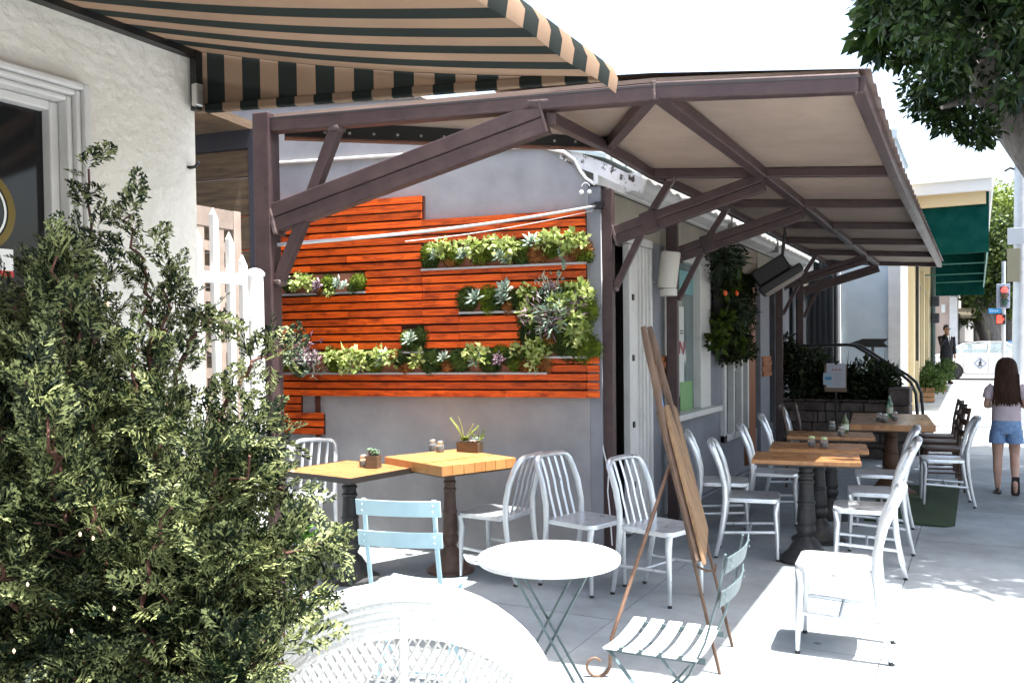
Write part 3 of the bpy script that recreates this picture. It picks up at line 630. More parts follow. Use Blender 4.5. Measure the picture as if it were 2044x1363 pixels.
def planter(key, label, items, s0, s1, z0, z1, back=True):
    t = thing('wall_planter', label, 'planter', W0+CD*((s0+s1)/2)+Vector((0, 0, z0)), CANG, 'planters recessed in the wood slats')
    sm = (s0+s1)/2; W = s1-s0; Hh = z1-z0
    b = MB(); b.b2((-W/2, -.026, 0), (W/2, -.003, Hh)); b.build('soil_panel', M_terra, t)
    b = MB(); b.b2((-W/2, -.062, -.012), (W/2, -.004, .004)); b.build('ledge', M_ledge, t)
    for kind, x, y, sz in items:
        sz *= 1.28; ss, zz = WS(x, y, .05); lx_, lz = ss-sm, zz-z0
        if kind in ('m', 'd', 'o'):
            rr = (sz, .058, sz*random.uniform(.8, 1.05)); mt = {'m': M_moss, 'd': M_mossd, 'o': M_mosso}[kind]
            cb_ = MB(); core(cb_, (lx_, -.02, lz), rr); o = cb_.build('moss_cushion', mt, t, smooth=True)
            V, F = blob((lx_, -.02, lz), rr, int(260+4500*sz), .011); npmesh('moss_tuft', V, F, mt, o)
        elif kind in ('r', 'p', 'w'):
            V, F = merge([rosette((lx_, -.068, lz), sz, 20, (random.uniform(-.3, .3), -1, random.uniform(.2, .8)), .42 if kind != 'w' else .28)])
            npmesh('succulent', V, F, {'r': M_succ, 'p': M_succp, 'w': M_succ}[kind], t)
        elif kind == 'l':
            V, F = merge([leafy((lx_, -.062, lz), sz, 64, sz*.62)]+[rosette((lx_+random.uniform(-.5, .5)*sz, -.05, lz+random.uniform(-.4, .5)*sz), sz*.5, 10, (0, -1, .5), .8) for _ in range(3)])
            npmesh('succulent', V, F, M_lime, t)
        elif kind == 't':          # trailing string
            V, F = merge([rosette((lx_+random.uniform(-.02, .02), -.06-.01*random.random(), lz-sz*q/9), .028*(1.25-q/14), 12, (random.uniform(-.5, .5), -1, .2), .6) for q in range(10)])
            npmesh('trailing_succulent', V, F, M_succ, t)
        elif kind == 'f':          # fine ferny
            V, F = merge([leaves(np.array([[lx_, -.06, lz, sz]]), 170, sz*.42, .16, -.3, .3, .1)]); npmesh('wispy_succulent', V, F, random.choice([M_succ, M_succp, M_succ]), t)
    return t
iA = [('d', 575, 568, .045), ('w', 573, 556, .05), ('l', 600, 560, .05), ('l', 618, 566, .045), ('p', 637, 572, .06), ('m', 655, 565, .055), ('l', 657, 580, .035), ('w', 678, 566, .06), ('r', 690, 572, .05), ('m', 716, 563, .065), ('d', 706, 575, .045), ('o', 640, 583, .03), ('l', 588, 572, .03)]
planter('A', 'short slat wall planter of moss and succulents just right of the brown post', iA, *PL['A'])
iB = [('m', 858, 508, .075), ('d', 858, 524, .05), ('l', 873, 497, .05), ('w', 872, 510, .06), ('l', 890, 497, .055), ('m', 905, 512, .07), ('l', 925, 493, .05), ('r', 928, 510, .07), ('l', 945, 495, .055), ('m', 960, 506, .08), ('m', 978, 505, .06), ('l', 975, 488, .045), ('l', 1000, 490, .06), ('w', 1000, 512, .07), ('r', 1012, 518, .05), ('l', 1020, 494, .05), ('m', 1035, 502, .08), ('d', 1040, 512, .06), ('w', 1062, 485, .085), ('l', 1085, 484, .06), ('o', 1072, 508, .07), ('l', 1105, 480, .06), ('m', 1100, 500, .05), ('t', 1122, 500, .30), ('l', 1130, 482, .06), ('o', 1155, 498, .08), ('l', 1155, 478, .055), ('m', 1165, 510, .055), ('o', 900, 524, .04), ('l', 1140, 492, .05), ('l', 1018, 510, .04)]
planter('B', 'topmost long planter of lime succulents near the right end of the slat wall', iB, *PL['B'])
iC = [('d', 930, 600, .075), ('d', 935, 585, .06), ('w', 950, 597, .085), ('m', 975, 590, .07), ('d', 985, 605, .07), ('m', 975, 615, .05), ('r', 1010, 580, .085), ('w', 1008, 600, .07), ('o', 1015, 615, .045), ('d', 1035, 600, .075), ('m', 1045, 590, .06), ('l', 1055, 582, .05), ('m', 1065, 590, .06), ('f', 1098, 578, .09), ('p', 1100, 580, .07), ('d', 1085, 592, .06), ('m', 1135, 580, .07), ('l', 1155, 582, .07), ('l', 1168, 592, .05), ('p', 1153, 597, .07)]
planter('C', 'middle planter with white star succulents right of centre in the slat wall', iC, PL['C'][0], PL['C'][1], PL['C'][2], PL['C'][3])
iD = [('d', 1055, 640, .085), ('d', 1060, 670, .09), ('m', 1075, 690, .09), ('l', 1060, 625, .06), ('l', 1047, 622, .04), ('f', 1085, 628, .13), ('f', 1110, 625, .13), ('f', 1100, 640, .10), ('l', 1130, 608, .07), ('l', 1118, 606, .06), ('m', 1165, 620, .09), ('l', 1150, 640, .08), ('l', 1152, 660, .07), ('d', 1110, 660, .11), ('d', 1130, 680, .11), ('p', 1105, 645, .06), ('o', 1100, 675, .06), ('m', 1160, 690, .10), ('l', 1150, 672, .06), ('l', 1168, 650, .05), ('d', 1140, 700, .09), ('l', 1070, 705, .06), ('l', 1085, 700, .05), ('m', 1172, 700, .09), ('l', 1068, 725, .045), ('l', 1064, 695, .06), ('f', 1150, 620, .08)]
planter('D', 'large square planter of tangled succulents at the right edge of the slat wall', iD, *PL['D'])
iE = [('m', 562, 722, .065), ('f', 590, 703, .10), ('f', 620, 700, .10), ('p', 605, 722, .085), ('p', 628, 720, .08), ('w', 600, 712, .08), ('f', 625, 728, .09), ('d', 600, 738, .07), ('m', 573, 715, .05), ('m', 665, 715, .075), ('m', 672, 728, .07), ('l', 662, 710, .05), ('l', 700, 718, .07), ('l', 715, 712, .055), ('l', 722, 722, .06), ('f', 715, 728, .06), ('m', 745, 728, .06), ('l', 760, 710, .06), ('w', 768, 712, .07), ('r', 763, 722, .06), ('l', 780, 715, .055), ('o', 788, 708, .045), ('d', 800, 715, .06), ('o', 810, 735, .045), ('l', 833, 718, .05), ('d', 862, 718, .085), ('d', 860, 735, .06), ('w', 888, 715, .06), ('d', 914, 720, .085), ('o', 895, 732, .05), ('m', 935, 710, .06), ('l', 945, 703, .05), ('w', 952, 720, .075), ('l', 960, 708, .06), ('d', 975, 718, .08), ('d', 980, 732, .06), ('p', 997, 718, .06), ('m', 1000, 702, .055), ('d', 1020, 712, .07), ('l', 1030, 699, .04), ('m', 1030, 725, .06), ('o', 1050, 728, .06), ('d', 1045, 710, .06), ('o', 1085, 725, .065), ('l', 690, 730, .05), ('d', 735, 715, .06)]
planter('E', 'longest bottom planter of moss and succulents running along the slat wall', iE, *PL['E'])
iF = [('d', 828, 690, .085), ('d', 838, 672, .07), ('m', 815, 675, .06), ('w', 820, 680, .075), ('w', 822, 672, .05)]
planter('F', 'small square planter with one pale succulent above the long bottom planter', iF, *PL['F'])
# ------------------------------------------------------------------ brown steel canopy
B1 = Vector((-3.44, 3.595, 0)); can = thing('steel_canopy', 'brown steel framed canopy with beige underside over the pavement tables', 'canopy', B1)
KX, OX, ZK, ZE, ZI = -1.34, -.50, 2.80, 2.745, 2.85
def on1(px, py): return P(px, py, pl=(B1, CN))
K1 = on1(1310, 183); O1 = on1(1713, 168); T1 = on1(533, 262); 
post_w = .10
def post(x, y, z1, w_=post_w, z0=0.0):
    b = MB(); b.box((x, y, (z0+z1)/2), (w_, w_, z1-z0), Matrix.Rotation(CANG, 3, 'Z')); o = b.build('post', M_steel, can, world=True, bev=.008, seg=2)
    b = MB(); b.box((x, y, .006), (w_+.1, w_+.1, .012), Matrix.Rotation(CANG, 3, 'Z')); b.build('base_plate', M_steel, o, world=True)
    return o
post(B1.x, B1.y, on1(533, 228).z, .105)
def beam2(p, q, h=.15, w_=.06):
    """twin stacked tube beam"""
    s, u = orth(q-p, Vector((0, 0, 1)))
    for sg in (1, -1):
        b = MB(); b.bar(p+u*(sg*h*.252), q+u*(sg*h*.252), w_ if sg > 0 else w_*.92, h*.49); b.build('beam', M_steel, can, world=True, bev=.006)
    b = MB(); b.bar(p-(q-p).normalized()*.004, p+(q-p).normalized()*.02, w_+.025, h+.03); b.build('weld_plate', M_weld, can, world=True, bev=.005)
    b = MB(); b.bar(q-(q-p).normalized()*.012, q+(q-p).normalized()*.004, w_+.004, h*1.0); b.build('end_cap', M_steel, can, world=True, bev=.003)
def strut(p, q, w_=.055):
    b = MB(); b.bar(p, q, w_*.9, w_); b.build('strut', M_steel, can, world=True, bev=.005)
    b = MB(); b.box(q, (w_*1.25, w_*1.2, .035)); b.build('weld', M_weld, can, world=True, bev=.012)
# front frame
beam2(on1(548, 438), on1(1088, 236), .158, .075)
strut(on1(618, 405), on1(672, 258), .062); strut(on1(606, 440), on1(556, 565), .06)
b = MB(); b.bar(on1(538, 252), on1(1318, 187), .075, .082); b.build('rafter', M_steel, can, world=True, bev=.008)
b = MB(); b.bar(on1(1306, 185), O1, .075, .082); b.build('rafter', M_steel, can, world=True, bev=.008)
b = MB(); b.bar(on1(1055, 207), on1(1100, 204), .08, .02); b.build('weld', M_weld, can, world=True, bev=.008)
b = MB(); b.box(on1(540, 250), (.05, .06, .09)); b.build('weld', M_weld, can, world=True, bev=.02)
b = MB(); b.box(on1(1310, 184), (.02, .082, .088)); b.build('weld', M_weld, can, world=True, bev=.006)
# rafter stations
YK = [K1.y, 6.23, 7.79, 9.38, 10.97, 12.56, 14.2]
IN = [None, (-2.1, 6.10), (-2.06, 7.67), (-2.05, 9.26), (-2.05, 10.85), (-2.05, 12.44), (-2.05, 14.08)]
def kz(i): return ZK-.0*i
for i in range(1, 7):
    yk = YK[i]; a = Vector((IN[i][0], IN[i][1], ZI)); k = Vector((KX, yk, ZK)); o = Vector((OX, yk+.138, ZE))
    b = MB(); b.bar(a, k, .05, .065); b.build('rafter', M_steel, can, world=True, bev=.005)
    b = MB(); b.bar(k+Vector((.003, 0, 0)), o, .05, .065); b.build('rafter', M_steel, can, world=True, bev=.005)
for i in range(6):
    ka = Vector((KX if i else K1.x, YK[i]+(.04 if i == 0 else .026), (ZK if i else K1.z)-.0)); kb_ = Vector((KX, YK[i+1]-.026, ZK))
    b = MB(); b.bar(ka, kb_, .075, .065); b.build('purlin', M_steel, can, world=True, bev=.005)
    oa = Vector((OX if i else O1.x, YK[i]+.138 if i else O1.y, ZE if i else O1.z)); ob = Vector((OX, YK[i+1]+.138, ZE))
    b = MB(); b.bar(oa+Vector((.0, 0.0, 0)), ob, .06, .075); b.build('edge_beam', M_steel, can, world=True, bev=.005)
i0 = on1(1100, 238); i1 = P(1215, 296, z=2.83)
ipts = [i0, i1, Vector((-2.1, 6.1, ZI))]+[Vector((x, y, ZI)) for x, y in IN[2:]]
for a, c in zip(ipts[:-1], ipts[1:]):
    b = MB(); b.bar(a, c-(c-a).normalized()*.002, .05, .06); b.build('inner_purlin', M_steel, can, world=True, bev=.004)
b = MB(); b.bar(i1+Vector((0, 0, .01)), K1+Vector((-.03, .04, 0)), .06, .055); b.build('brace', M_steel, can, world=True, bev=.004)
# black bolted edge beam over the patio
ta = on1(552, 254)+Vector((0, .06, .0)); tb = P(1212, 283, z=2.86)
b = MB(); b.bar(ta, tb, .03, .085); eb = b.build('bolted_edge_beam', M_blacks, can, world=True)
b = MB(); b.bar(ta+Vector((0, 0, -.049)), tb+Vector((0, 0, -.049)), .05, .012); b.build('flange', M_rust, eb, world=True)
dirb = (tb-ta); nb = Vector((dirb.y, -dirb.x, 0)).normalized()
for k in range(14):
    b = MB(); q = ta+dirb*((k+.6)/14.2)+nb*.018+Vector((0, 0, -.012)); b.box(q, (.014, .014, .014)); b.build('bolt', M_bolt, eb, world=True, bev=.004)
# roof deck (beige underside) and corrugated top
rz = .036
def quadslab(name, q, th, m):
    b = MB(); vs = [Vector(p) for p in q]; b.add(vs+[p+Vector((0, 0, th)) for p in vs], [tuple(range(len(vs)-1, -1, -1)), tuple(range(len(vs), 2*len(vs)))]+[(i, (i+1) % len(vs), len(vs)+(i+1) % len(vs), len(vs)+i) for i in range(len(vs))])
    return b.build(name, m, can, world=True)
up_ = Vector((0, 0, rz))
t1 = on1(541, 252)
quadslab('roof_panel', [t1+Vector((0, 0, rz+.008)), K1+up_+Vector((0, 0, .008)), i1+up_+Vector((0, 0, .02))], .02, M_soffit)
quadslab('roof_panel', [i1+up_+Vector((0, .002, .02)), K1+up_+Vector((0, .002, .006)), Vector((KX, YK[1], ZK+rz)), Vector((-2.1, 6.1, ZI+rz))], .02, M_soffit)
quadslab('roof_panel', [K1+up_+Vector((.002, 0, .008)), O1+up_+Vector((0, 0, .008)), Vector((OX, YK[1]+.138, ZE+rz)), Vector((KX+.002, YK[1], ZK+rz))], .02, M_soffit)
for i in range(1, 6):
    a0, a1 = IN[i], IN[i+1]
    quadslab('roof_panel', [(a0[0], a0[1]+.002, ZI+rz), (KX, YK[i]+.002, ZK+rz), (KX, YK[i+1], ZK+rz), (a1[0], a1[1], ZI+rz)], .02, M_soffit)
    quadslab('roof_panel', [(KX+.002, YK[i]+.002, ZK+rz), (OX, YK[i]+.14, ZE+rz), (OX, YK[i+1]+.138, ZE+rz), (KX+.002, YK[i+1], ZK+rz)], .02, M_soffit)
nC = 420; vs = []; ylist = np.linspace(O1.y-.02, YK[-1]+.2, nC)
for k, y in enumerate(ylist):
    w_ = .012*math.sin(k*.62)
    t = min(max((y-O1.y)/2.3, 0), 1); zo = O1.z+(ZE-O1.z)*t+.062; xo = O1.x+(OX-O1.x)*t
    vs += [(xo+.05, y, zo+w_-.008), (KX, y-.14, ZK+.072+w_), (-2.2 if y < 6.5 else -2.28, y-.26, ZK+(.125 if y < 6 else .155)+w_)]  # inner edge extended toward the gutter to block sun on the shop front
b = MB(); b.add(vs, [(3*k+j, 3*k+j+1, 3*k+j+4, 3*k+j+3) for k in range(nC-1) for j in (0, 1)]); b.build('corrugated_roof_sheet', mat('rusty_sheet', (.20, .13, .11), .6, .3, col2=(.34, .26, .23), scale=5), can, world=True, smooth=True)
b = MB(); b.bar(on1(545, 240), on1(1310, 175), .08, .010); b.bar(on1(1310, 175), on1(1716, 158), .08, .010); b.build('roof_edge_trim', mat('edge_trim', (.03, .025, .024), .5), can, world=True)
# the other frames
def frame(px_, y, zt_, full=True):
    o = Vector((px_, y, 0)); post(px_, y, zt_)
    f = lambda s, z: o+CD*s+Vector((0, 0, z))
    beam2(f(.055, 2.415), f(1.12, 2.735), .135, .07)
    strut(f(.30, 2.52), f(.48, 2.80), .055); strut(f(.27, 2.44), f(.055, 2.02), .05)
    b = MB(); b.box(f(.32, 2.50), (.12, .074, .16), Matrix.Rotation(CANG, 3, 'Z') @ Matrix.Rotation(-.3, 3, 'Y')); b.build('gusset_plate', M_weld if False else M_steel, can, world=True, bev=.01)
frame(-2.43, 6.05, P(1217, 381, X=-2.43).z); frame(-2.43, 7.62, 2.70); frame(-2.43, 12.40, 2.70); frame(-2.43, 14.02, 2.70)
# tie rod from the front post to the corner
ra = on1(552, 489); rb = P(1192, 411, X=-2.46)
b = MB(); n = 12; b.tube([ra.lerp(rb, k/n)-Vector((0, 0, .03*math.sin(math.pi*k/n))) for k in range(n+1)], .010, 8); b.build('tie_rod', mat('galvanised', (.55, .57, .58), .35, .6), can, world=True, smooth=True)
b = MB(); b.tube([ra.lerp(rb, k/n)-Vector((0, 0, .03+.05*math.sin(math.pi*k/n))) for k in range(4, n+1)], .003, 6); b.build('wire', M_bolt, can, world=True)
b = MB(); b.box(rb+Vector((.015, .0, 0)), (.06, .05, .05)); b.tube([rb+Vector((-.03, -.03, 0)), rb+Vector((.03, .03, 0))], .018, 8); b.build('rod_anchor', M_black, can, world=True)
# white cord dangling by the second post
cord = MB(); cord.tube([P(x, y, Y=5.98) for x, y in ((1199, 460), (1201, 560), (1199, 660), (1202, 760), (1198, 860), (1205, 900), (1215, 940), (1213, 980), (1217, 1020), (1220, 1060), (1222, 1088))], .005, 6)
cord.build('cord', M_whitem, rest, world=True, smooth=True)
# ------------------------------------------------------------------ furniture: aluminium chairs
def round_rect(w_, d_, r, n=4):
    out = []
    for cx, cy, a0 in ((d_/2-r, w_/2-r, 0), (-d_/2+r, w_/2-r, 90), (-d_/2+r, -w_/2+r, 180), (d_/2-r, -w_/2+r, 270)):
        out += [(cx+r*math.cos(math.radians(a0+90*k/n)), cy+r*math.sin(math.radians(a0+90*k/n))) for k in range(n+1)]
    return out
def make_alu_chair(m=None, name='aluminium_chair'):
    m = m or M_alu
    t = thing(name, 'chair', 'chair')
    rr = round_rect(.395, .40, .06, 5); rings = []
    for sc, z in ((.94, .428), (1.0, .432), (1.0, .452), (.985, .460), (.90, .458), (.72, .449), (.4, .444), (.05, .443)):
        rings.append([Vector((x*sc+.01, y*sc, z)) for x, y in rr])
    MB().loft(rings).build('seat', m, t, smooth=True)
    path = [(-.255, .172, .012), (-.225, .176, .14), (-.197, .180, .30), (-.183, .182, .44), (-.186, .182, .55), (-.215, .180, .68), (-.255, .175, .78)]
    c = [(-.276, .168, .822), (-.290, .150, .848), (-.298, .120, .860), (-.302, .06, .864)]
    full = path+c+[(-.304, 0, .865)]; full = full+[(x, -y, z) for x, y, z in reversed(full[:-1])]
    n_ = len(full); rx = [.012+.006*min(1, min(i, n_-1-i)/3) for i in range(n_)]
    MB().tube(full, rx, 10, (1, 0, 0), [q*1.25 for q in rx]).build('back_frame', m, t, smooth=True)
    for y in (-.099, -.033, .033, .099):
        pts = [(-.297, y*1.0, .855), (-.275, y, .80), (-.240, y, .70), (-.222, y, .62), (-.195, y, .53), (-.172, y, .452)]
        MB().tube(pts, .0115, 8, (1, 0, 0), .005).build('back_slat', m, t, smooth=True)
    for s in (-1, 1):
        lg = MB().tube([(.185, s*.168, .44), (.182, s*.168, .36), (.188, s*.172, .18), (.192, s*.174, .015)], [.024, .0215, .016, .0115], 10).build('leg', m, t, smooth=True)
        MB().tube([(.192, s*.174, .018), (.192, s*.174, 0)], .013, 10).build('foot', M_rubber, lg)
        MB().tube([(-.250, s*.172, .018), (-.256, s*.172, 0)], .0145, 10).build('foot', M_rubber, t)
        MB().tube([(.186, s*.170, .215), (-.206, s*.178, .195)], .009, 8, r2=.012).build('stretcher', m, t, smooth=True)
        MB().tube([(.186, s*.170, .315), (-.194, s*.180, .31)], .007, 8, r2=.009).build('stretcher', m, t, smooth=True) if s > 2 else None
    MB().tube([(-.01, -.17, .205), (-.01, .17, .205)], .009, 8).build('stretcher', m, t, smooth=True)
    return t
alu0 = make_alu_chair(); used = [False]
G1 = 'bare aluminium chairs around the wooden tables'
def alu(loc, ang, label, z=0.0):
    c = alu0 if not used[0] else copy_tree(alu0); used[0] = True
    return place(c, (loc[0], loc[1], gz(loc[1])+z), ang, label, G1)
def dirang(dx, dy): return math.atan2(dy, dx)
AC = CANG           # facing out to the street
# outer row, facing the shop front
q = P(1676, 1292, z=0); alu(q, AC+math.pi-.10, 'sunlit bare metal chair closest to the camera in the outer row')
q = P(1727, 1010, z=.455); alu(q, AC+math.pi-.06, 'second metal chair of the sunlit outer row, right of the nearest table')
q = P(1749, 978, z=.455); alu(q, AC+math.pi-.05, 'third metal chair of the outer row, its seat half in sun')
q = P(1757, 943, z=.455); alu(q, AC+math.pi-.05, 'fourth metal chair of the outer row, in shade beside the third table')
q = P(1884, 914, z=.455); alu(q, AC+math.pi-.03, 'shaded metal chair beside the big far table, left of the walking girl')
# inner row, backs to the shop front
q = P(1500, 988, z=.455); alu(q, AC+.02, 'metal chair at the left end of the nearest narrow table')
q = P(1443, 958, z=.455); alu(q, AC+.10, 'metal chair standing under the shop window behind the easel board')
q = P(1545, 940, z=.455); alu(q, AC+.0, 'second metal chair of the inner row, left of the second narrow table')
q = P(1578, 908, z=.455); alu(q, AC+.0, 'third metal chair of the inner row, left of the third narrow table')
q = P(1612, 880, z=.455); alu(q, AC+.0, 'farthest metal chair of the inner row by the shop front')
# patio chairs
def seat_c(pr, pf, pf2):   # rear-left, front-left, front-right seat corners in pixels
    a, b_, c_ = P(*pr, z=.455), P(*pf, z=.455), P(*pf2, z=.455); cen = (a+c_)/2; d_ = (b_-a); return cen, math.atan2(d_.y, d_.x)
cen, an = seat_c((1101, 1040), (1190, 1060), (1246, 1030)); alu(P(1168, 1035, z=.455), -.28, 'shaded metal chair facing right just left of the second brown post')
alu(P(1318, 1048, z=.455), -.30, 'metal chair behind the easel, its back in front of the door')
alu(P(992, 1020, z=.455), math.pi-.06, 'metal chair with a half sunlit seat below the thick wood table')
alu(P(610, 990, z=.455), -1.15, 'metal chair against the patio wall behind the black pedestal table')
alu(P(566, 1000, z=.455)+Vector((-.05, -.25, 0)), -1.3, 'sunlit metal chair half hidden by the brown front post')
# brown wooden chairs at the far table
M_cw = mat('dark_brown_wood', (.055, .028, .018), .5, col2=(.09, .048, .03), scale=10)
def make_wood_chair():
    t = thing('wooden_chair', 'chair', 'chair', group='brown wooden chairs at the far table')
    MB().loft([[Vector((x*sc, y*sc, z)) for x, y in round_rect(.40, .40, .03, 3)] for sc, z in ((.97, .43), (1, .437), (1, .457), (.97, .463))]).build('seat', M_cw, t, smooth=True)
    for s in (-1, 1):
        MB().tube([(.17, s*.17, .44), (.175, s*.175, 0)], [.02, .014], 8).build('leg', M_cw, t)
        MB().tube([(-.20, s*.175, 0), (-.18, s*.175, .44), (-.20, s*.175, .65), (-.25, s*.175, .9)], [.014, .019, .017, .014], 8).build('back_post', M_cw, t)
        MB().tube([(.17, s*.172, .2), (-.19, s*.175, .2)], .01, 6).build('stretcher', M_cw, t)
    for z, x in ((.86, -.238), (.74, -.215), (.62, -.195)):
        MB().box((x, 0, z), (.018, .34, .07)).build('back_rail', M_cw, t, bev=.005)
    return t
wc0 = make_wood_chair()
for i, (px, py) in enumerate(((1880, 893), (1876, 880), (1873, 869))):
    c = wc0 if i == 0 else copy_tree(wc0); q = P(px, py, z=.455)
    place(c, (q.x, q.y, 0), AC+math.pi, ['first brown wooden chair behind the shaded metal chair at the big table', 'middle brown wooden chair on the pavement side of the big table', 'farthest brown wooden chair on the pavement side of the big table'][i])
for i, (px, py) in enumerate(((1607, 828), (1632, 822))):
    c = copy_tree(wc0); q = P(px, py, z=.80)
    place(c, (q.x, q.y, 0), AC, ['brown wooden chair on the shop side of the big table', 'farther brown wooden chair on the shop side of the big table'][i])

# ------------------------------------------------------------------ tables
def pedestal_prof(h):
    return [(.20, 0), (.20, .018), (.185, .024), (.165, .036), (.155, .05), (.125, .075), (.112, .10), (.098, .125), (.082, .15), (.056, .175), (.049, .188), (.058, .203), (.067, .225), (.069, .245), (.064, .262), (.057, .272), (.064, .286), (.065, .31), (.061, .36), (.056, .42), (.062, .425), (.062, .437), (.054, .445), (.047, .575), (.054, .58), (.054, .598), (.046, .605), (.045, .632), (.054, .637), (.054, .650), (.044, .656), (.044, h-.05), (.058, h-.03), (.08, h-.015), (.08, h)]
def table(name, label, cen, ang, w_, d_, h, th, ped, top_m=M_tabwood, nplank=5, edge=None, ps=1.0, group=None, two=False):
    t = thing(name, label, 'table', (cen[0], cen[1], gz(cen[1])), ang, group)
    pw_ = w_/nplank
    e = .012 if edge else 0
    for k in range(nplank):
        b = MB(); y0 = -w_/2+k*pw_; b.b2((-d_/2+e, y0+.0012+(e if k == 0 else 0), h-th), (d_/2-e, y0+pw_-.0012-(e if k == nplank-1 else 0), h+random.uniform(-.0006, .0006))); b.build('top_plank', top_m, t, bev=.003)
    b = MB(); b.b2((-d_/2+.02, -w_/2+.02, h-th-.012), (d_/2-.02, w_/2-.02, h-th+.002)); b.build('underframe', edge or M_tabwood2, t)
    if edge:
        b = MB(); b.b2((-d_/2, -w_/2, h-th-.01), (d_/2, -w_/2+e, h+.001)); b.b2((-d_/2, w_/2-e, h-th-.01), (d_/2, w_/2, h+.001)); b.b2((-d_/2, -w_/2+e, h-th-.01), (-d_/2+e, w_/2-e, h+.001)); b.b2((d_/2-e, -w_/2+e, h-th-.01), (d_/2, w_/2-e, h+.001)); b.build('edge_band', edge, t)
    for xx in ((-.25*d_, .25*d_) if two else (0,)):
        prof = [(r*ps, z) for r, z in pedestal_prof(h-th-.012)]
        MB().lathe(prof, 24, (xx, 0, 0)).build('pedestal', ped, t, smooth=True)
    return t
qa = P(697, 935, z=.77); table('pedestal_table', 'square wood topped table with a black edge and black cast iron pedestal', qa, CANG-.30, .66, .72, .77, .026, M_iron, edge=mat('black_edge', (.02, .015, .012), .4))
PT1 = qa
qb = P(897, 915, z=.78); qb = Vector((-3.62, 5.42, .78)); qb = P(897, 912, z=.82); PT2 = qb
table('butcher_block_table', 'thick blond butcher block table with a brown iron pedestal against the grey wall', qb, CANG-.55, .64, .72, .82, .07, M_ironb, top_m=mat('blond_wood', (.36, .155, .045), .35, col2=(.52, .255, .085), scale=3, stretch=(2, 14, 2), rnd=.15, contrast=(.25, .75)), nplank=7, ps=.85)
TQ = []
for (pts, lab) in ((((1503, 905), (1693, 940), (1715, 915)), 'nearest of the three narrow wood tables on the pavement'), (((1537, 888), (1716, 905), (1730, 890)), 'middle one of the three narrow wood tables on the pavement'), (((1568, 870), (1735, 881), (1747, 860)), 'farthest of the three narrow wood tables on the pavement')):
    cx = P((pts[0][0]+pts[2][0])/2, (pts[0][1]+pts[2][1])/2+1, z=.77); TQ.append(cx)
    table('narrow_table', lab, cx, CANG*.9, .52, .74, .77, .03, M_iron, nplank=4, ps=1.05, group='narrow wood tables')
fq = P(1778, 836, z=.79); table('long_table', 'big wood table at the end of the row in front of the stone planter', fq, CANG*.6, 1.5, .78, .79, .06, mat('table_leg_wood', (.10, .045, .02), .6), nplank=6, ps=1.3)

# ------------------------------------------------------------------ small things on tables
def shaker(loc, label, fill=M_salt, cap=M_lid):
    t = thing('shaker_jar', label, 'jar', loc)
    MB().lathe([(.026, 0), (.03, .004), (.031, .045), (.026, .056), (.022, .060), (.022, .068)], 16).build('glass', M_jar, t, smooth=True)
    MB().lathe([(.024, .004), (.0275, .006), (.0275, .036), (.0, .038)], 14).build('contents', fill, t, smooth=True)
    MB().lathe([(.024, .066), (.025, .068), (.025, .080), (.018, .086), (.0, .087)], 16).build('lid', cap, t, smooth=True)
def bottle(loc, label, h, m, capm):
    t = thing('bottle', label, 'bottle', loc)
    MB().lathe([(.030, 0), (.034, .006), (.034, h*.5), (.028, h*.6), (.013, h*.74), (.012, h*.9), (.014, h*.905), (.014, h*.93)], 16).build('glass', m, t, smooth=True)
    MB().lathe([(.0155, h*.90), (.0155, h), (.0, h)], 12).build('cap', capm, t, smooth=True)
    MB().lathe([(.0346, h*.15), (.0346, h*.42)], 16).build('label_band', mat('label_cream', (.5, .55, .42), .6), t, smooth=True)
M_spice = mat('brown_spice', (.25, .12, .05), .9); M_chz = mat('grated_cheese', (.68, .62, .46), .9); M_capg = mat('pale_green_cap', (.5, .58, .3), .5)
z1 = .821
shaker(P(864, 899, z=z1), 'left one of two glass shakers on the butcher block table', M_spice); shaker(P(879, 902, z=z1), 'right one of two glass shakers on the butcher block table', M_chz)
shaker(P(729, 932, z=.772)+Vector((-.03, .02, 0)), 'glass shaker behind the small square plant box', M_chz)
zt = .772
shaker(P(1620, 891, z=zt), 'left glass jar with green lid on the middle narrow table', M_salt, M_capg); shaker(P(1645, 893, z=zt), 'right glass jar with brown contents on the middle narrow table', M_spice, M_capg)
shaker(P(1661, 858, z=zt), 'back left glass jar on the farthest narrow table', M_chz); shaker(P(1679, 869, z=zt), 'front glass jar on the farthest narrow table', M_spice); 
M_bot = mat('olive_glass', (.20, .24, .10), .08, trans=.6); M_botg = mat('green_glass', (.16, .30, .20), .08, trans=.6)
bottle(P(1687, 863, z=zt), 'dark capped oil bottle on the farthest narrow table', .19, M_bot, mat('navy_cap', (.01, .012, .03), .4))
zf = .792
bottle(P(1776, 832, z=zf), 'tall green bottle with dark cap standing on the big table', .26, M_botg, M_black)
shaker(P(1755, 840, z=zf), 'first small glass jar beside the green bottle', M_chz); shaker(P(1766, 842, z=zf), 'second small glass jar beside the green bottle', M_spice); shaker(P(1786, 838, z=zf), 'shiny glass jar right of the green bottle', M_salt)
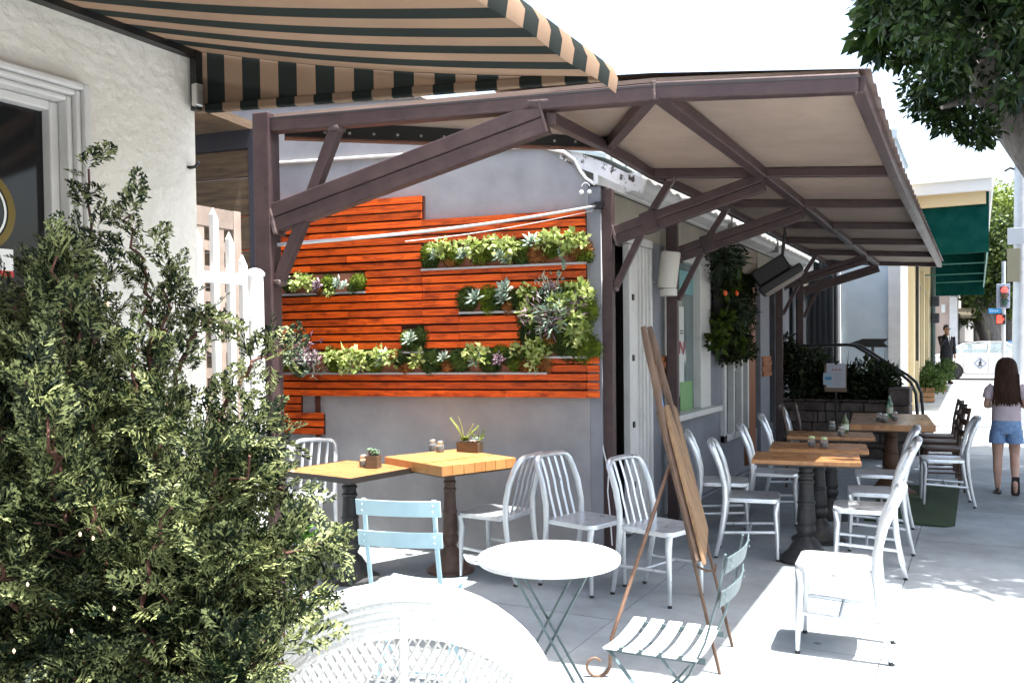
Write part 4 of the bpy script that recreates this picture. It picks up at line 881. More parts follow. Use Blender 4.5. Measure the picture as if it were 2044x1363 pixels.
def plant_box(loc, ang, label, sx, sy, h, items):
    t = thing('plant_box', label, 'planter', loc, ang)
    b = MB(); tk = .01
    b.b2((-sx/2, -sy/2, 0), (sx/2, -sy/2+tk, h)); b.b2((-sx/2, sy/2-tk, 0), (sx/2, sy/2, h)); b.b2((-sx/2, -sy/2+tk, 0), (-sx/2+tk, sy/2-tk, h)); b.b2((sx/2-tk, -sy/2+tk, 0), (sx/2, sy/2-tk, h)); b.build('box', M_box, t)
    MB().b2((-sx/2+tk, -sy/2+tk, .01), (sx/2-tk, sy/2-tk, h-.012)).build('soil', M_dark, t)
    for kind, x, y, r, m in items:
        if kind == 'ros': V, F = merge([rosette((x, y, h), r, 22, (0, 0, 1), .45)])
        elif kind == 'clump': V, F = merge([rosette((x+random.uniform(-.6, .6)*r, y+random.uniform(-.5, .5)*r, h+random.uniform(0, .6)*r), r*.55, 12, (random.uniform(-.5, .5), random.uniform(-.5, .5), 1), .5) for _ in range(9)])
        else:
            parts = []
            for k in range(9):
                a = random.uniform(0, 6.28); tip = Vector((x+math.cos(a)*r*.8, y+math.sin(a)*r*.5, h+r*random.uniform(.7, 1.35)))
                mb = MB(); mb.tube([(x, y, h), ((x+tip.x)/2+.005, (y+tip.y)/2, h+(tip.z-h)*.6), tip], [.004, .0035, .0025], 5, cap=False)
                tri = [];
                for f in mb.f: tri += [(f[0], f[1], f[2]), (f[0], f[2], f[3])]
                parts.append((mb.v, tri)); parts.append(rosette(tip, .014, 6, (0, 0, 1), .3))
            V, F = merge(parts)
        npmesh('succulent', V, F, m, t)
    return t
plant_box(P(746, 933, z=.772), .25, 'small square wooden box with a green succulent on the black edged table', .085, .085, .085, [('clump', 0, 0, .06, leafmat('succulent_green', (.06, .12, .07), (.20, .30, .17), .4, .1, 20)), ('clump', -.01, .01, .05, M_succp)])
plant_box(P(938, 902, z=z1), -.05, 'oblong wooden box with two succulents on the butcher block table', .19, .075, .075, [('stick', -.05, 0, .15, M_lime), ('clump', -.05, 0, .05, M_moss), ('clump', .065, 0, .05, M_succ), ('ros', .05, -.01, .055, mat('white_petals', (.62, .55, .55), .6)), ('stick', .075, 0, .07, M_moss)])
# ------------------------------------------------------------------ bistro set
def bistro_chair(label, loc, ang, m, ms=None):
    t = thing('folding_bistro_chair', label, 'chair', loc, ang); ms = ms or m
    for k in range(5):
        x = .165-k*.076; n = 6; vs = []
        b = MB(); rings = []
        for i in range(n+1):
            y = -.205+.41*i/n; zz = .455-.016*math.sin(math.pi*i/n)
            rings.append([Vector((x-.027, y, zz)), Vector((x+.027, y, zz)), Vector((x+.027, y, zz+.008)), Vector((x-.027, y, zz+.008))])
        b.loft(rings).build('seat_slat', ms, t, bev=.002)
    for s in (-1, 1):
        MB().bar((.19, s*.165, .447), (-.19, s*.165, .447), .008, .022).build('seat_rail', m, t)
        MB().tube([(.235, s*.185, 0), (.0, s*.185, .235), (-.135, s*.185, .40), (-.19, s*.18, .52), (-.235, s*.178, .68), (-.265, s*.178, .85)], .005, 8, (0, 1, 0), .0125).build('back_leg', m, t)
        MB().tube([(-.235, s*.173, 0), (.0, s*.173, .235), (.18, s*.171, .445)], .005, 8, (0, 1, 0), .0115).build('leg', m, t)
        MB().lathe([(.012, -.004), (.012, .004)], 10, (0, s*.192, .235)).build('pivot', M_lid, t)
    for z, x in ((.818, -.262), (.695, -.241)):
        n = 8; rings = []
        for i in range(n+1):
            y = -.215+.43*i/n; cx = x-.024*math.sin(math.pi*i/n)+.004
            rings.append([Vector((cx-.003-.010, y, z-.031)), Vector((cx+.003-.010, y, z-.031)), Vector((cx+.003-.022, y, z+.031)), Vector((cx-.003-.022, y, z+.031))])
        o = MB().loft(rings).build('back_slat', m, t, bev=.002)
        for s in (-.178, .178):
            for dz in (-.012, .012): MB().lathe([(.0055, 0), (.004, .003), (0, .004)], 8).build('rivet', m, o).matrix_local = Matrix.Translation((x-.026, s, z+dz)) @ Matrix.Rotation(-math.pi/2, 4, 'Y')
    MB().tube([(.21, -.185, .03), (.21, .185, .03)], .005, 6).build('floor_bar', m, t); MB().tube([(-.21, -.173, .03), (-.21, .173, .03)], .005, 6).build('floor_bar', m, t)
    return t
q = P(811, 1064, d=3.75); fa = dirang(-.38, .92)
bistro_chair('pale blue folding bistro chair with its back to the camera behind the wicker chair', (q.x+math.cos(fa)*.23, q.y+math.sin(fa)*.23, 0), fa-.13, M_blue).scale = (.9, .90, 1.12)
q = P(1330, 1272, z=.46); bistro_chair('grey green folding bistro chair with seat slats coloured sunlit pale in front of the easel', (q.x, q.y, 0), math.pi+.06, M_sage, M_sage_sunlit)
q = P(1096, 1110, z=.72)
rt_ = thing('round_bistro_table', 'round white metal bistro table on grey folding legs', 'table', (q.x, q.y, 0), .5)
rad = .30
MB().lathe([(0.0, .706), (rad-.012, .706), (rad-.002, .702), (rad, .708), (rad, .720), (rad-.006, .724), (.115, .722), (.113, .7205), (.109, .7205), (.107, .722), (.0, .722)], 64).build('top', mat('white_enamel', (.74, .77, .76), .4, col2=(.80, .82, .81), scale=20), rt_, smooth=True)
for s in (-1, 1):
    for sg in (-1, 1):
        MB().tube([(sg*.22, s*(.15 if sg > 0 else .135), 0), (-sg*.16, s*(.15 if sg > 0 else .135), .70)], .006, 8, (0, 1, 0), .014).build('leg', M_sage, rt_)
for sg in (-1, 1):
    MB().tube([(sg*.20, -.15, .05), (sg*.20, .15, .05)], .006, 6).build('stretcher', M_sage, rt_); MB().tube([(sg*.155, -.2, .698), (sg*.155, .2, .698)], .008, 6).build('rail', M_sage, rt_)

# ------------------------------------------------------------------ white wicker tub chair
q = P(792, 1306, d=1.98); face = dirang(q.x, q.y)
wk = thing('wicker_chair', 'white woven wicker tub chair with rounded back in the foreground', 'chair', (q.x+math.cos(face)*.42, q.y+math.sin(face)*.42, 0), face)
RW = .43
def wtop(a): return max(.60, 1.085-.86*(1-math.cos(a)))            # rim height by angle from the back
def wpt(a, z, dr=0.0):
    lean = (z-.42)*.20; r = RW+dr+lean*.55; return Vector((-(r)*math.cos(a)*1.0-lean*.35*math.cos(a), -r*1.02*math.sin(a), z))
A_M = 1.85
rim = [wpt(a, wtop(a)) for a in np.linspace(-A_M, A_M, 48)]
b = MB(); b.tube(rim, .022, 12, (0, 0, 1)); b.build('woven_rim', M_wick, wk, smooth=True)
b = MB()
for j in range(6): b.tube([wpt(a, wtop(a)-.014-.0165*j, .004*math.sin(j*1.3)) for a in np.linspace(-A_M, A_M, 90)], .0105, 7)
b.build('woven_back_band', M_wick, wk, smooth=True)
lat = MB(); na = 84
def strip(pts, w_=.0080, th=.003):
    lat.tube(pts, w_, 4, (0, 0, 1), th, cap=False)
for sgn in (-1, 1):
    for k in range(-40, na+40):
        a0 = -A_M+2*A_M*k/na; pts = []
        for j in range(31):
            f = j/30; z = .44+f*.60; a = a0+sgn*f*.66
            if abs(a) > A_M or z > wtop(a)-.085: continue
            pts.append(wpt(a, z, .003*sgn))
        if len(pts) > 1: strip(pts)
lat.build('lattice_weave', M_wick, wk)
b = MB()
b.tube([wpt(.03, .10), wpt(.03, .45), wpt(.03, wtop(0)-.05)], .012, 8)
b.build('cane_post', M_wick, wk, smooth=True)
for zf_ in (.46, .63, .80):
    pts = [wpt(a, zf_, .004) for a in np.linspace(-A_M, A_M, 50) if wtop(a)-.06 > zf_]
    MB().tube(pts, .013 if zf_ < .6 else .009, 8).build('woven_band', M_wick, wk, smooth=True)
MB().lathe([(0.0, .37), (.33, .37), (.345, .39), (.345, .42), (.33, .435), (.0, .44)], 36, (.03, 0, 0)).build('seat', M_wick, wk, smooth=True)
MB().lathe([(.29, .0), (.30, .05), (.27, .2), (.30, .37)], 36, (.03, 0, 0)).build('skirt', M_wick, wk, smooth=True)

# ------------------------------------------------------------------ easel and board
ez = thing('easel', 'tall brown wooden easel with a curled iron rear leg on the pavement', 'easel', (*P(1428, 1335, z=0)[:2], 0))
topA = P(1284, 652, Y=4.30); bA = P(1437, 1345, z=0); bB = P(1462, 1290, z=0)
topB = P(1296, 652, Y=4.36)
def curve3(a, c, bow, n=14): return [a.lerp(c, k/n)+bow*math.sin(math.pi*k/n) for k in range(n+1)]
for a, c, nm in ((topA, bA, -1), (topB, bB, 1)):
    pts = curve3(a, c, Vector((0, .02*nm, 0))); rr_ = [.009+.012*math.exp(-((k-1)/1.2)**2)+.010*math.exp(-((k-3.2)/1.0)**2) for k in range(15)]
    MB().tube(pts, rr_, 8, (0, 1, 0), [.008]*15).build('front_leg', M_easel, ez, world=True, smooth=True)
midp = topA.lerp(bA, .165); MB().bar(topA.lerp(bA, .12)+Vector((0, .03, 0)), topA.lerp(bA, .21)+Vector((0, .03, 0)), .035, .012).build('top_block', M_easel, ez, world=True, bev=.004)
MB().bar(topA.lerp(bA, .205)+Vector((0, .01, 0)), topA.lerp(bA, .245)+Vector((0, .01, 0)), .016, .030, (0, 1, 0)).build('blue_tape', mat('blue_tape', (.05, .25, .55), .5), ez, world=True)
sc = P(1180, 1352, z=0.0); hp = topA.lerp(bA, .40)+Vector((-.015, .03, 0)); pts = [hp.lerp(P(1221, 1272, Y=sc.y+.03), k/8) for k in range(9)]
ctr = P(1190, 1326, Y=sc.y+.02); exd = (RT*1.0); uu = Vector((0, 0, 1))
for k in range(1, 15):
    a = .25-k*.42; r_ = .070*(1-.045*k); pts.append(ctr+exd*(r_*math.cos(a))+uu*(r_*math.sin(a)+.0))
MB().tube(pts, [.010]*9+[.009-.0003*k for k in range(14)], 8, (0, 1, 0)).build('curled_rear_leg', mat('rusty_iron', (.13, .075, .05), .6, .4, col2=(.2, .12, .08), scale=20), ez, world=True, smooth=True)
hk1 = topA.lerp(bA, .70); MB().tube([hk1+Vector((-.01, 0, 0)), hk1+Vector((.06, -.01, -.02)), hk1+Vector((.10, -.005, -.015)), hk1+Vector((.10, -.005, .02))], .006, 6).build('ledge_hook', M_easel, ez, world=True)
bd = thing('sign_board', 'rough brown wooden board leaning on the easel seen almost edge on', 'sign', P(1412, 1130, d=4.2))
tA = P(1322, 812, Y=4.28); bA2 = P(1402, 1128, Y=4.02); _vd = (tA.lerp(bA2, .5)-CAM); _vd.z = 0; _vd.normalize(); wdir = _vd*.40+Vector((_vd.y, -_vd.x, 0))*.045
nrm = (tA-bA2).cross(wdir).normalized()
if nrm.x < 0: nrm = -nrm
for k in range(3):
    f0, f1 = k/3+.002, (k+1)/3-.002; cut = (0, .03, .055)[k]
    b = MB(); dn = (tA-bA2).normalized()
    b.prism([bA2+wdir*f0+dn*cut, bA2+wdir*f1+dn*(cut+.03), tA+wdir*f1-dn*(.02*k), tA+wdir*f0], nrm*.018); b.build('board_plank', M_board, bd, world=True, bev=.003)
b = MB(); b.bar(tA.lerp(bA2, .02)-nrm*.02+wdir*.06, tA.lerp(bA2, .98)-nrm*.02+wdir*.06, .035, .03); b.build('stile', M_easel, bd, world=True, bev=.004)
b = MB(); b.bar(tA.lerp(bA2, .45)-nrm*.015+wdir*.1, tA.lerp(bA2, .45)-nrm*.015+wdir*.95, .025, .04); b.build('batten', M_easel, bd, world=True)

# ------------------------------------------------------------------ juniper bush with fairy lights
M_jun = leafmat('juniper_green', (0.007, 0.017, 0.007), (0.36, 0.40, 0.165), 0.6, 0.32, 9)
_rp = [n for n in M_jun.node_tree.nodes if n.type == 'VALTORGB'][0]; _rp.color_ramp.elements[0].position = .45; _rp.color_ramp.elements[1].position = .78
M_twig = mat('red_brown_twig', (.09, .035, .022), .8)
def frond(L=.13):
    V = []; F = []
    def dia(p, d, nrm_, l, w_):
        s = np.cross(d, nrm_); s /= np.linalg.norm(s)+1e-9; b_ = len(V)
        V.extend([p, p+d*l*.5+s*w_+nrm_*l*.06, p+d*l, p+d*l*.5-s*w_+nrm_*l*.06]); F.extend([(b_, b_+1, b_+2), (b_, b_+2, b_+3)])
    ax = np.array([1., 0, 0]); nz = np.array([0, 0, 1.]); m = 8
    for k in range(m):
        f = (k+.6)/m; p = np.array([f*L, 0, .10*L*math.sin(f*2.6)-.04*L*f*f])
        for s in (-1, 1):
            ang = math.radians(random.uniform(32, 55)); d = np.array([math.cos(ang), s*math.sin(ang), random.uniform(-.18, .28)]); d /= np.linalg.norm(d)
            l = L*(.42*(1-f)+.13)*random.uniform(.8, 1.15)
            dia(p, d, nz, l, .0048)
            for q_ in (.42, .78):
                for s2 in (-1, 1):
                    a2 = ang+s2*math.radians(38); d2 = np.array([math.cos(a2), s*math.sin(a2), random.uniform(-.2, .3)]); d2 /= np.linalg.norm(d2)
                    dia(p+d*l*q_, d2, nz, l*.42*(1.15-q_*.5), .0040)
    dia(np.array([L*.9, 0, .0]), ax, nz, L*.22, .006)
    return np.array(V), np.array(F)
FR = [frond() for _ in range(5)]
def instance(fr_list, pos, dirs, scales, rolls):
    VV = []; FF = []; off = 0
    for i in range(len(pos)):
        V, F = fr_list[i % len(fr_list)]; d = dirs[i]/np.linalg.norm(dirs[i]); r = np.array([0, 0, 1.]) if abs(d[2]) < .95 else np.array([1., 0, 0])
        s = np.cross(r, d); s /= np.linalg.norm(s); u = np.cross(d, s); c_, s_ = math.cos(rolls[i]), math.sin(rolls[i]); s, u = s*c_+u*s_, u*c_-s*s_
        VV.append((V*scales[i]) @ np.stack([d, s, u])+pos[i]); FF.append(F+off); off += len(V)
    return np.concatenate(VV), np.concatenate(FF)
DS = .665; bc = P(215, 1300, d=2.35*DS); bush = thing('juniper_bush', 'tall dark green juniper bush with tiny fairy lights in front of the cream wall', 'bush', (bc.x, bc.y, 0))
def bpx(x, y, d): return np.array(P(x, y, d=d*DS))-np.array([bc.x, bc.y, 0])
# main branches: pixel polylines rising from the core, with depth
BR = [((215, 1400, 2.35), (200, 900, 2.4), (175, 330, 2.45)), ((240, 1400, 2.3), (300, 850, 2.3), (345, 545, 2.35)), ((200, 1400, 2.4), (80, 900, 2.4), (30, 560, 2.4)),
      ((260, 1300, 2.25), (400, 900, 2.2), (545, 700, 2.25)), ((260, 1350, 2.2), (400, 1020, 2.15), (520, 865, 2.15)), ((280, 1380, 2.15), (450, 1180, 2.1), (650, 1085, 2.1)),
      ((280, 1420, 2.1), (450, 1290, 2.05), (625, 1165, 2.1)), ((240, 1400, 2.25), (430, 1000, 2.25), (585, 1000, 2.2)), ((240, 1400, 2.25), (340, 800, 2.35), (415, 640, 2.35)), ((240, 1400, 2.3), (300, 800, 2.3), (250, 430, 2.4)), ((300, 1480, 2.05), (440, 1370, 2.0), (570, 1290, 2.0))]
THIN = (0, 1, 3, 8, 9)
for _ in range(125):
    ex_ = random.uniform(-70, 520); yb0 = float(np.interp(ex_, [-60, 0, 100, 180, 250, 400, 520], [580, 530, 480, 440, 600, 790, 890])); ey_ = random.uniform(yb0+30, 1380); dd_ = random.uniform(1.9, 2.5)
    BR.append(((220+random.uniform(-40, 60), 1450, 2.25), ((220+ex_)/2+random.uniform(-30, 30), (1450+ey_)/2+30, (dd_+2.25)/2), (ex_, ey_, dd_)))
pos = []; dirs = []; scl = []; rol = []; twb = MB()
for bi, br_ in enumerate(BR):
    A_, B_, C_ = [bpx(*q_) for q_ in br_]
    n = 34; curve = [(1-t)**2*A_+2*t*(1-t)*(2*B_-.5*A_-.5*C_)+t*t*C_ for t in np.linspace(0, 1, n)]
    curve = [c+rng.normal(size=3)*.006 for c in curve]
    twb.tube([tuple(c) for c in curve], [.0065*(1-i/n)+.0018 for i in range(n)], 6)
    for i in range(10, n):
        t = i/(n-1); tang = curve[min(i+1, n-1)]-curve[i-1]; tang /= np.linalg.norm(tang)
        thin = bi in THIN; nside = (1 if t < .5 else 3) if bi > 10 else ((2 if t < .6 else 3) if not thin else 2)
        for k in range(nside):
            side = np.cross(tang, rng.normal(size=3)); side /= np.linalg.norm(side)
            reach = (.10*(1-t)**.8+.03)*rng.random()**.7*(1.0 if not thin else .8)
            d = tang*.75+side*.8+np.array([.12, -.10, .10]); d /= np.linalg.norm(d)
            tipp = curve[i]+d*reach
            if reach > .06 and rng.random() < .5: twb.tube([tuple(curve[i]), tuple((curve[i]+tipp)/2+rng.normal(size=3)*.006), tuple(tipp)], [.003, .0025, .0018], 5, cap=False)
            ns = 1 + int(reach*14)
            for j in range(ns):
                f = (j+.5+.5*rng.random())/ns; p = curve[i]+d*reach*f
                dd = d*.9+rng.normal(size=3)*.38+np.array([0, 0, .12]); pos.append(p); dirs.append(dd); scl.append(rng.uniform(.27, .56)); rol.append(rng.normal()*.9)
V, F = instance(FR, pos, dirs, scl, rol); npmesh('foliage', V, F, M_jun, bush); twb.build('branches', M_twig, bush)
pot = MB().lathe([(.20, 0), (.24, .05), (.27, .36), (.285, .37), (.285, .40), (.25, .40), (.24, .36), (.0, .35)], 28); pot.build('pot', M_terra, bush, smooth=True)
M_fl = mat('fairy_bulb', (.9, .75, .5), .3, emit=(1.0, .55, .25), estr=.35)
lp = [(138, 458, 2.2), (160, 1070, 1.9), (186, 1078, 1.9), (55, 1170, 1.9), (143, 1263, 1.9), (28, 1303, 1.9), (215, 610, 2.2), (228, 1218, 1.9)]
cordp = [bpx(*q_) for q_ in lp]
for c in cordp: MB().lathe([(.0008, 0), (.0016, .0015), (.0020, .003), (.0014, .005), (.0004, .0065)], 8, tuple(c)).build('fairy_light', M_fl, bush, smooth=True)
# little leafy plant between bush and black pedestal
q = P(580, 1150, z=.2); lpn = thing('leafy_plant', 'small bright green leafy plant beside the black table pedestal', 'plant', (q.x, q.y, 0))
cs = np.array([[.0, 0, .28, .13], [.05, .03, .40, .10], [-.04, .02, .16, .14], [.03, 0, .5, .07]]); V, F = leaves(cs, 140, .05, .6, -.3); npmesh('foliage', V, F, leafmat('bright_leaf', (.03, .09, .01), (.12, .24, .03), .45, .3, 8), lpn)
MB().tube([(0, 0, 0), (.02, 0, .2), (.03, .01, .5)], [.008, .006, .003], 6).build('stem', M_twig, lpn)
# ------------------------------------------------------------------ fittings on the shop front
q = P(1334, 545, Y=7.30); sp = thing('wall_speaker', 'cream cylinder speaker on a bracket left of the third brown post', 'speaker', q, .6)
MB().lathe([(.075, -.13), (.085, -.12), (.085, .17), (.078, .185), (.0, .185)], 20).build('case', mat('cream_plastic', (.55, .52, .47), .5), sp, smooth=True).rotation_euler = (.12, .10, 0)
MB().lathe([(.068, -.20), (.075, -.195), (.075, -.14), (.0, -.14)], 20).build('lower_cap', mat('cream_plastic2', (.58, .56, .52), .5), sp, smooth=True)
MB().tube([(0, 0, -.13), (-.12, .02, -.08), (-.24, .05, .0)], .012, 8).build('bracket', M_greyf, sp); MB().box((-.26, .05, .02), (.02, .07, .14)).build('wall_plate', M_greyf, sp)
q = P(1492, 524, X=-2.3); sp2 = thing('box_speaker', 'small beige box speaker above the hanging moss panel', 'speaker', q, .5)
MB().b2((-.09, -.1, -.13), (.09, .1, .11)).build('case', mat('beige_plastic', (.34, .28, .22), .6), sp2, bev=.02); MB().tube([(0, 0, .1), (-.05, .05, .2), (-.2, .1, .2)], .01, 6).build('bracket', M_black, sp2)
q = P(1560, 560, X=-1.95); ht = thing('hanging_heater', 'large black patio heater hood hung tilted beneath the canopy', 'heater', q, CANG)
R_ = Matrix.Rotation(-.55, 3, 'Y')
b = MB(); b.box((0, 0, 0), (.52, .62, .09), R_); b.box(R_ @ Vector((-.04, 0, .14)), (.40, .5, .19), R_); b.build('hood', M_black, ht, bev=.02)
b = MB(); b.box(R_ @ Vector((.0, -.02, -.055)), (.44, .52, .012), R_); b.build('reflector', mat('dull_reflector', (.34, .29, .25), .5, .3), ht)
MB().tube([(0, .2, .2), (.05, .2, .62)], .012, 6).build('hanger', M_black, ht); MB().tube([(0, -.2, .2), (.05, -.2, .62)], .012, 6).build('hanger', M_black, ht)
# hanging moss panel
mp = thing('moss_panel', 'hanging dark green moss and plant panel on the shop front', 'plant panel', (-2.42, FY(1450), 1.5))
y0, y1 = FY(1414)+.10, FY(1476)-.1; zt_, zb2 = 2.62, P(1440, 712, X=-2.40).z
b = MB(); b.b2((-2.50, y0, zb2+.02), (-2.44, y1, zt_)); b.build('tray', M_dark, mp, world=True)
cs = np.array([[-2.42+rng.normal()*.02, rng.uniform(y0, y1), rng.uniform(zb2, zt_), .11] for _ in range(170)]); cs[:, :3] -= np.array(mp.location)
V, F = leaves(cs, 60, .05, .4, .3); npmesh('moss', V, F, leafmat('panel_moss', (.004, .008, .002), (.032, .046, .008), .8, .15, 5), mp)
for px, py, r_ in ((1455, 563, .13), (1466, 665, .11), (1432, 680, .09), (1445, 640, .09), (1470, 690, .08)):
    cc_ = np.array(P(px, py, X=-2.36))-np.array(mp.location); V, F = leaves(np.array([[*cc_, r_]]), 90, .08, .6, .1); npmesh('lime_plant', V, F, leafmat('panel_lime', (.02, .038, .004), (.07, .11, .012), .6, .3, 8), mp)
for gx_, gy_, gr_ in ((1462, 620, .18), (1438, 520, .22)): V, F = leaves(np.array([[*(np.array(P(gx_, gy_, X=-2.36))-np.array(mp.location)), gr_]]), 160, .14, .12, .6); npmesh('grassy_plant', V, F, leafmat('panel_grass', (.02, .035, .02), (.07, .10, .06), .6, .2, 8), mp)
for px in (1448, 1471): MB().lathe([(0, -.03), (.014, -.024), (.02, 0), (.014, .024), (0, .03)], 12, tuple(P(px, 585, X=-2.30)-mp.location)).build('orange_bulb', mat('orange_lamp', (.5, .07, .01), .4, emit=(1, .12, .01), estr=.04), mp, smooth=True)
b = MB(); b.b2((-2.5, y0+.3, zb2-.02), (-2.43, y1, zb2+.06)); b.build('terracotta_edge', M_terra, mp, world=True)
# mat on the pavement
mq = P(1850, 1043, z=0); mt = MB(); mt.prism([(-.55, 8.35, .006), (-.55+.30+.0, 8.35, .006), (-.17, 8.43, .006), (-.17, 10.6, .006), (-.9, 10.6, .006), (-.9, 8.35, .006)], (0, 0, .012))
tag(mt.build('green_mat', mat('turf_mat', (.018, .035, .012), .95, col2=(.03, .06, .02), scale=60, bump=.5, bscale=200)), 'dark green turf mat under the shaded metal chair', 'mat')

# ------------------------------------------------------------------ stone planter, railings, arrow, menu
SY = 12.9
stn = thing('stone_planter', 'low rough stone planter wall behind the big table', 'planter', (-1.6, SY, 0))
zs = P(1700, 797, Y=SY).z; x_l, x_r = -2.5, P(1775, 800, Y=SY).x
hs_ = MB(); hs_.b2((x_l, SY+.03, 0), (x_r, SY+.5, zs-.05)); hs_.build('core', M_dark, stn, world=True)
zc = 0.0; row = 0
while zc < zs-.02:
    hh_ = min(random.uniform(.07, .17), zs-zc); x = x_l-random.random()*.2
    while x < x_r:
        ww_ = random.uniform(.10, .40); xe = min(x+ww_, x_r)
        b = MB(); o_ = random.uniform(-.015, .045); b.b2((max(x, x_l)+.006, SY-o_, zc+.005), (xe-.006, SY+.12, zc+hh_-.006)); b.build('stone', M_stone, stn, world=True, bev=.012, seg=1); x = xe
        if x_r-x < .03: break
    zc += hh_
pa_, pb_ = P(1772, 800, Y=SY-.05), P(1816, 800, Y=SY-.05); zp = P(1795, 773, Y=SY).z
for k in range(4):
    b = MB(); b.b2((pa_.x, SY-.06-random.random()*.02, zp*k/4+.005), (pb_.x, SY+.5, zp*(k+1)/4-.006)); b.build('pier_stone', M_stone, stn, world=True, bev=.012, seg=1)
# shrubs and spiky plants in the planter
def shrub(name, label, c, cs, n, sz, m, asp=.5, spikes=0, cat='plant'):
    t = thing(name, label, cat, c); cs = np.array(cs, float)
    if len(cs): V, F = leaves(cs, n, sz, asp, -.1); npmesh('foliage', V, F, m, t)
    if spikes:
        parts = []
        for k in range(spikes):
            a = random.uniform(0, 6.28); el = random.uniform(.3, 1.3); L_ = random.uniform(.35, .6); d_ = Vector((math.cos(a)*math.cos(el), math.sin(a)*math.cos(el), math.sin(el))); s_ = d_.cross(Vector((0, 0, 1))).normalized()*.012
            o = Vector((random.uniform(-.05, .05), 0, 0)); parts.append(([o-s_, o+s_, o+d_*L_], [(0, 1, 2)]))
        V, F = merge(parts); npmesh('spiky_leaves', V, F, m, t)
    MB().tube([(0, 0, -.15), (0, 0, .12)], .02, 6).build('stem', M_twig, t)
    return t
M_dkl = leafmat('dark_shrub', (.006, .012, .006), (.04, .06, .02), .6, .2, 6); M_mdl = leafmat('mid_shrub', (.03, .06, .015), (.11, .17, .04), .55, .3, 6)
q = P(1725, 775, Y=SY+.3); shrub('shrub', 'dark bushy shrub growing in the stone planter', q, [[0, 0, .12, .3], [.25, 0, .1, .25], [-.25, 0, .05, .25], [0, 0, -.1, .3], [.3, 0, -.1, .2], [-.3, 0, -.1, .25]], 800, .07, M_dkl)
q = P(1690, 770, Y=SY+.35); shrub('spiky_plant', 'dark spiky plant behind the white menu sheet', q, [], 0, 0, M_dkl, spikes=46)
q = P(1620, 770, Y=SY+.3); shrub('shrub', 'dark shrub at the shop end of the stone planter', q, [[0, 0, .2, .35], [-.3, 0, .3, .3], [.2, .1, .05, .25], [-.5, 0, .5, .3], [-.1, 0, -.1, .3]], 800, .08, M_dkl)
q = P(1768, 770, Y=SY+.25); shrub('spiky_plant', 'small spiky plant near the stone pier', q, [[0, 0, .0, .12]], 120, .05, M_dkl, spikes=22)
# handrails
for i, (off, lab) in enumerate(((0.0, 'front black handrail curving down beside the stone planter'), (.42, 'rear black handrail curving down beside the stone planter'))):
    Yr = SY+.55+off*1.0; dx = 11 if i else 0
    pts = [P(x+dx, y, Y=Yr) for x, y in ((1600, 690), (1650, 689), (1690, 688), (1706, 690), (1725, 701), (1760, 724), (1800, 748), (1818, 763), (1828, 785), (1831, 820), (1832, 850))]
    g0 = Vector((pts[-1].x, pts[-1].y, gz(Yr))); pts[-1] = g0 if True else pts[-1]
    r = thing('handrail', lab, 'railing', g0); MB().tube(pts, .022, 10, (0, 1, 0)).build('pipe', M_black, r, world=True, smooth=True)
    mid = P(1740+dx, 712, Y=Yr); MB().tube([mid, (mid.x, mid.y, gz(Yr))], .018, 8).build('post', M_black, r, world=True)
    lp_ = P(1640, 690, Y=Yr); MB().tube([lp_, (lp_.x, lp_.y, gz(Yr))], .018, 8).build('post', M_black, r, world=True)
# menu sheet on clipboard stand
q0 = P(1670, 752, Y=SY-.35); ms_ = thing('menu_stand', 'white menu sheet clipped to a dark stand in front of the shrubs', 'menu', (q0.x, q0.y, 0))
def dq(name, x0, y0, x1, y1, m, par, Y): a = P(x0, y0, Y=Y); c = P(x1, y1, Y=Y); b = MB(); b.b2((a.x, Y, c.z), (c.x, Y+.003, a.z)); return b.build(name, m, par, world=True)
YM = SY-.35
dq('clipboard', 1646, 727, 1690, 782, mat('clip_brown', (.22, .15, .10), .6), ms_, YM+.004); dq('sheet', 1650, 725, 1688, 774, mat('paper_blueish', (.55, .58, .66), .7), ms_, YM)
dq('blue_card', 1643, 744, 1661, 768, mat('card_pale', (.42, .58, .68), .6), ms_, YM-.005); dq('blue_band', 1647, 752, 1660, 758, mat('card_blue', (.08, .30, .55), .6), ms_, YM-.009)
b = MB()
for k in range(6): qq = P(1662+k*3.4, 738, Y=YM-.002); b.box(qq, (.012, .003, .018 if k % 2 else .026))
b.build('red_heading_mark', mat('heading_red', (.5, .06, .12), .6), ms_, world=True)
b = MB()
for k in range(7): qq = P(1672, 746+k*3.6, Y=YM-.002); b.box(qq, (.10-.02*(k % 3), .002, .004))
b.build('text_line', mat('ink_grey', (.3, .3, .36), .7), ms_, world=True)
b = MB(); b.box(P(1669, 726, Y=YM-.008), (.03, .014, .03)); b.build('clip', M_black, ms_, world=True, bev=.004)
b = MB(); b.tube([P(1668, 775, Y=YM+.02), Vector((q0.x, YM+.02, .02))], .012, 8); b.box((q0.x, YM+.02, .01), (.25, .25, .02)); b.build('stand', M_black, ms_, world=True)

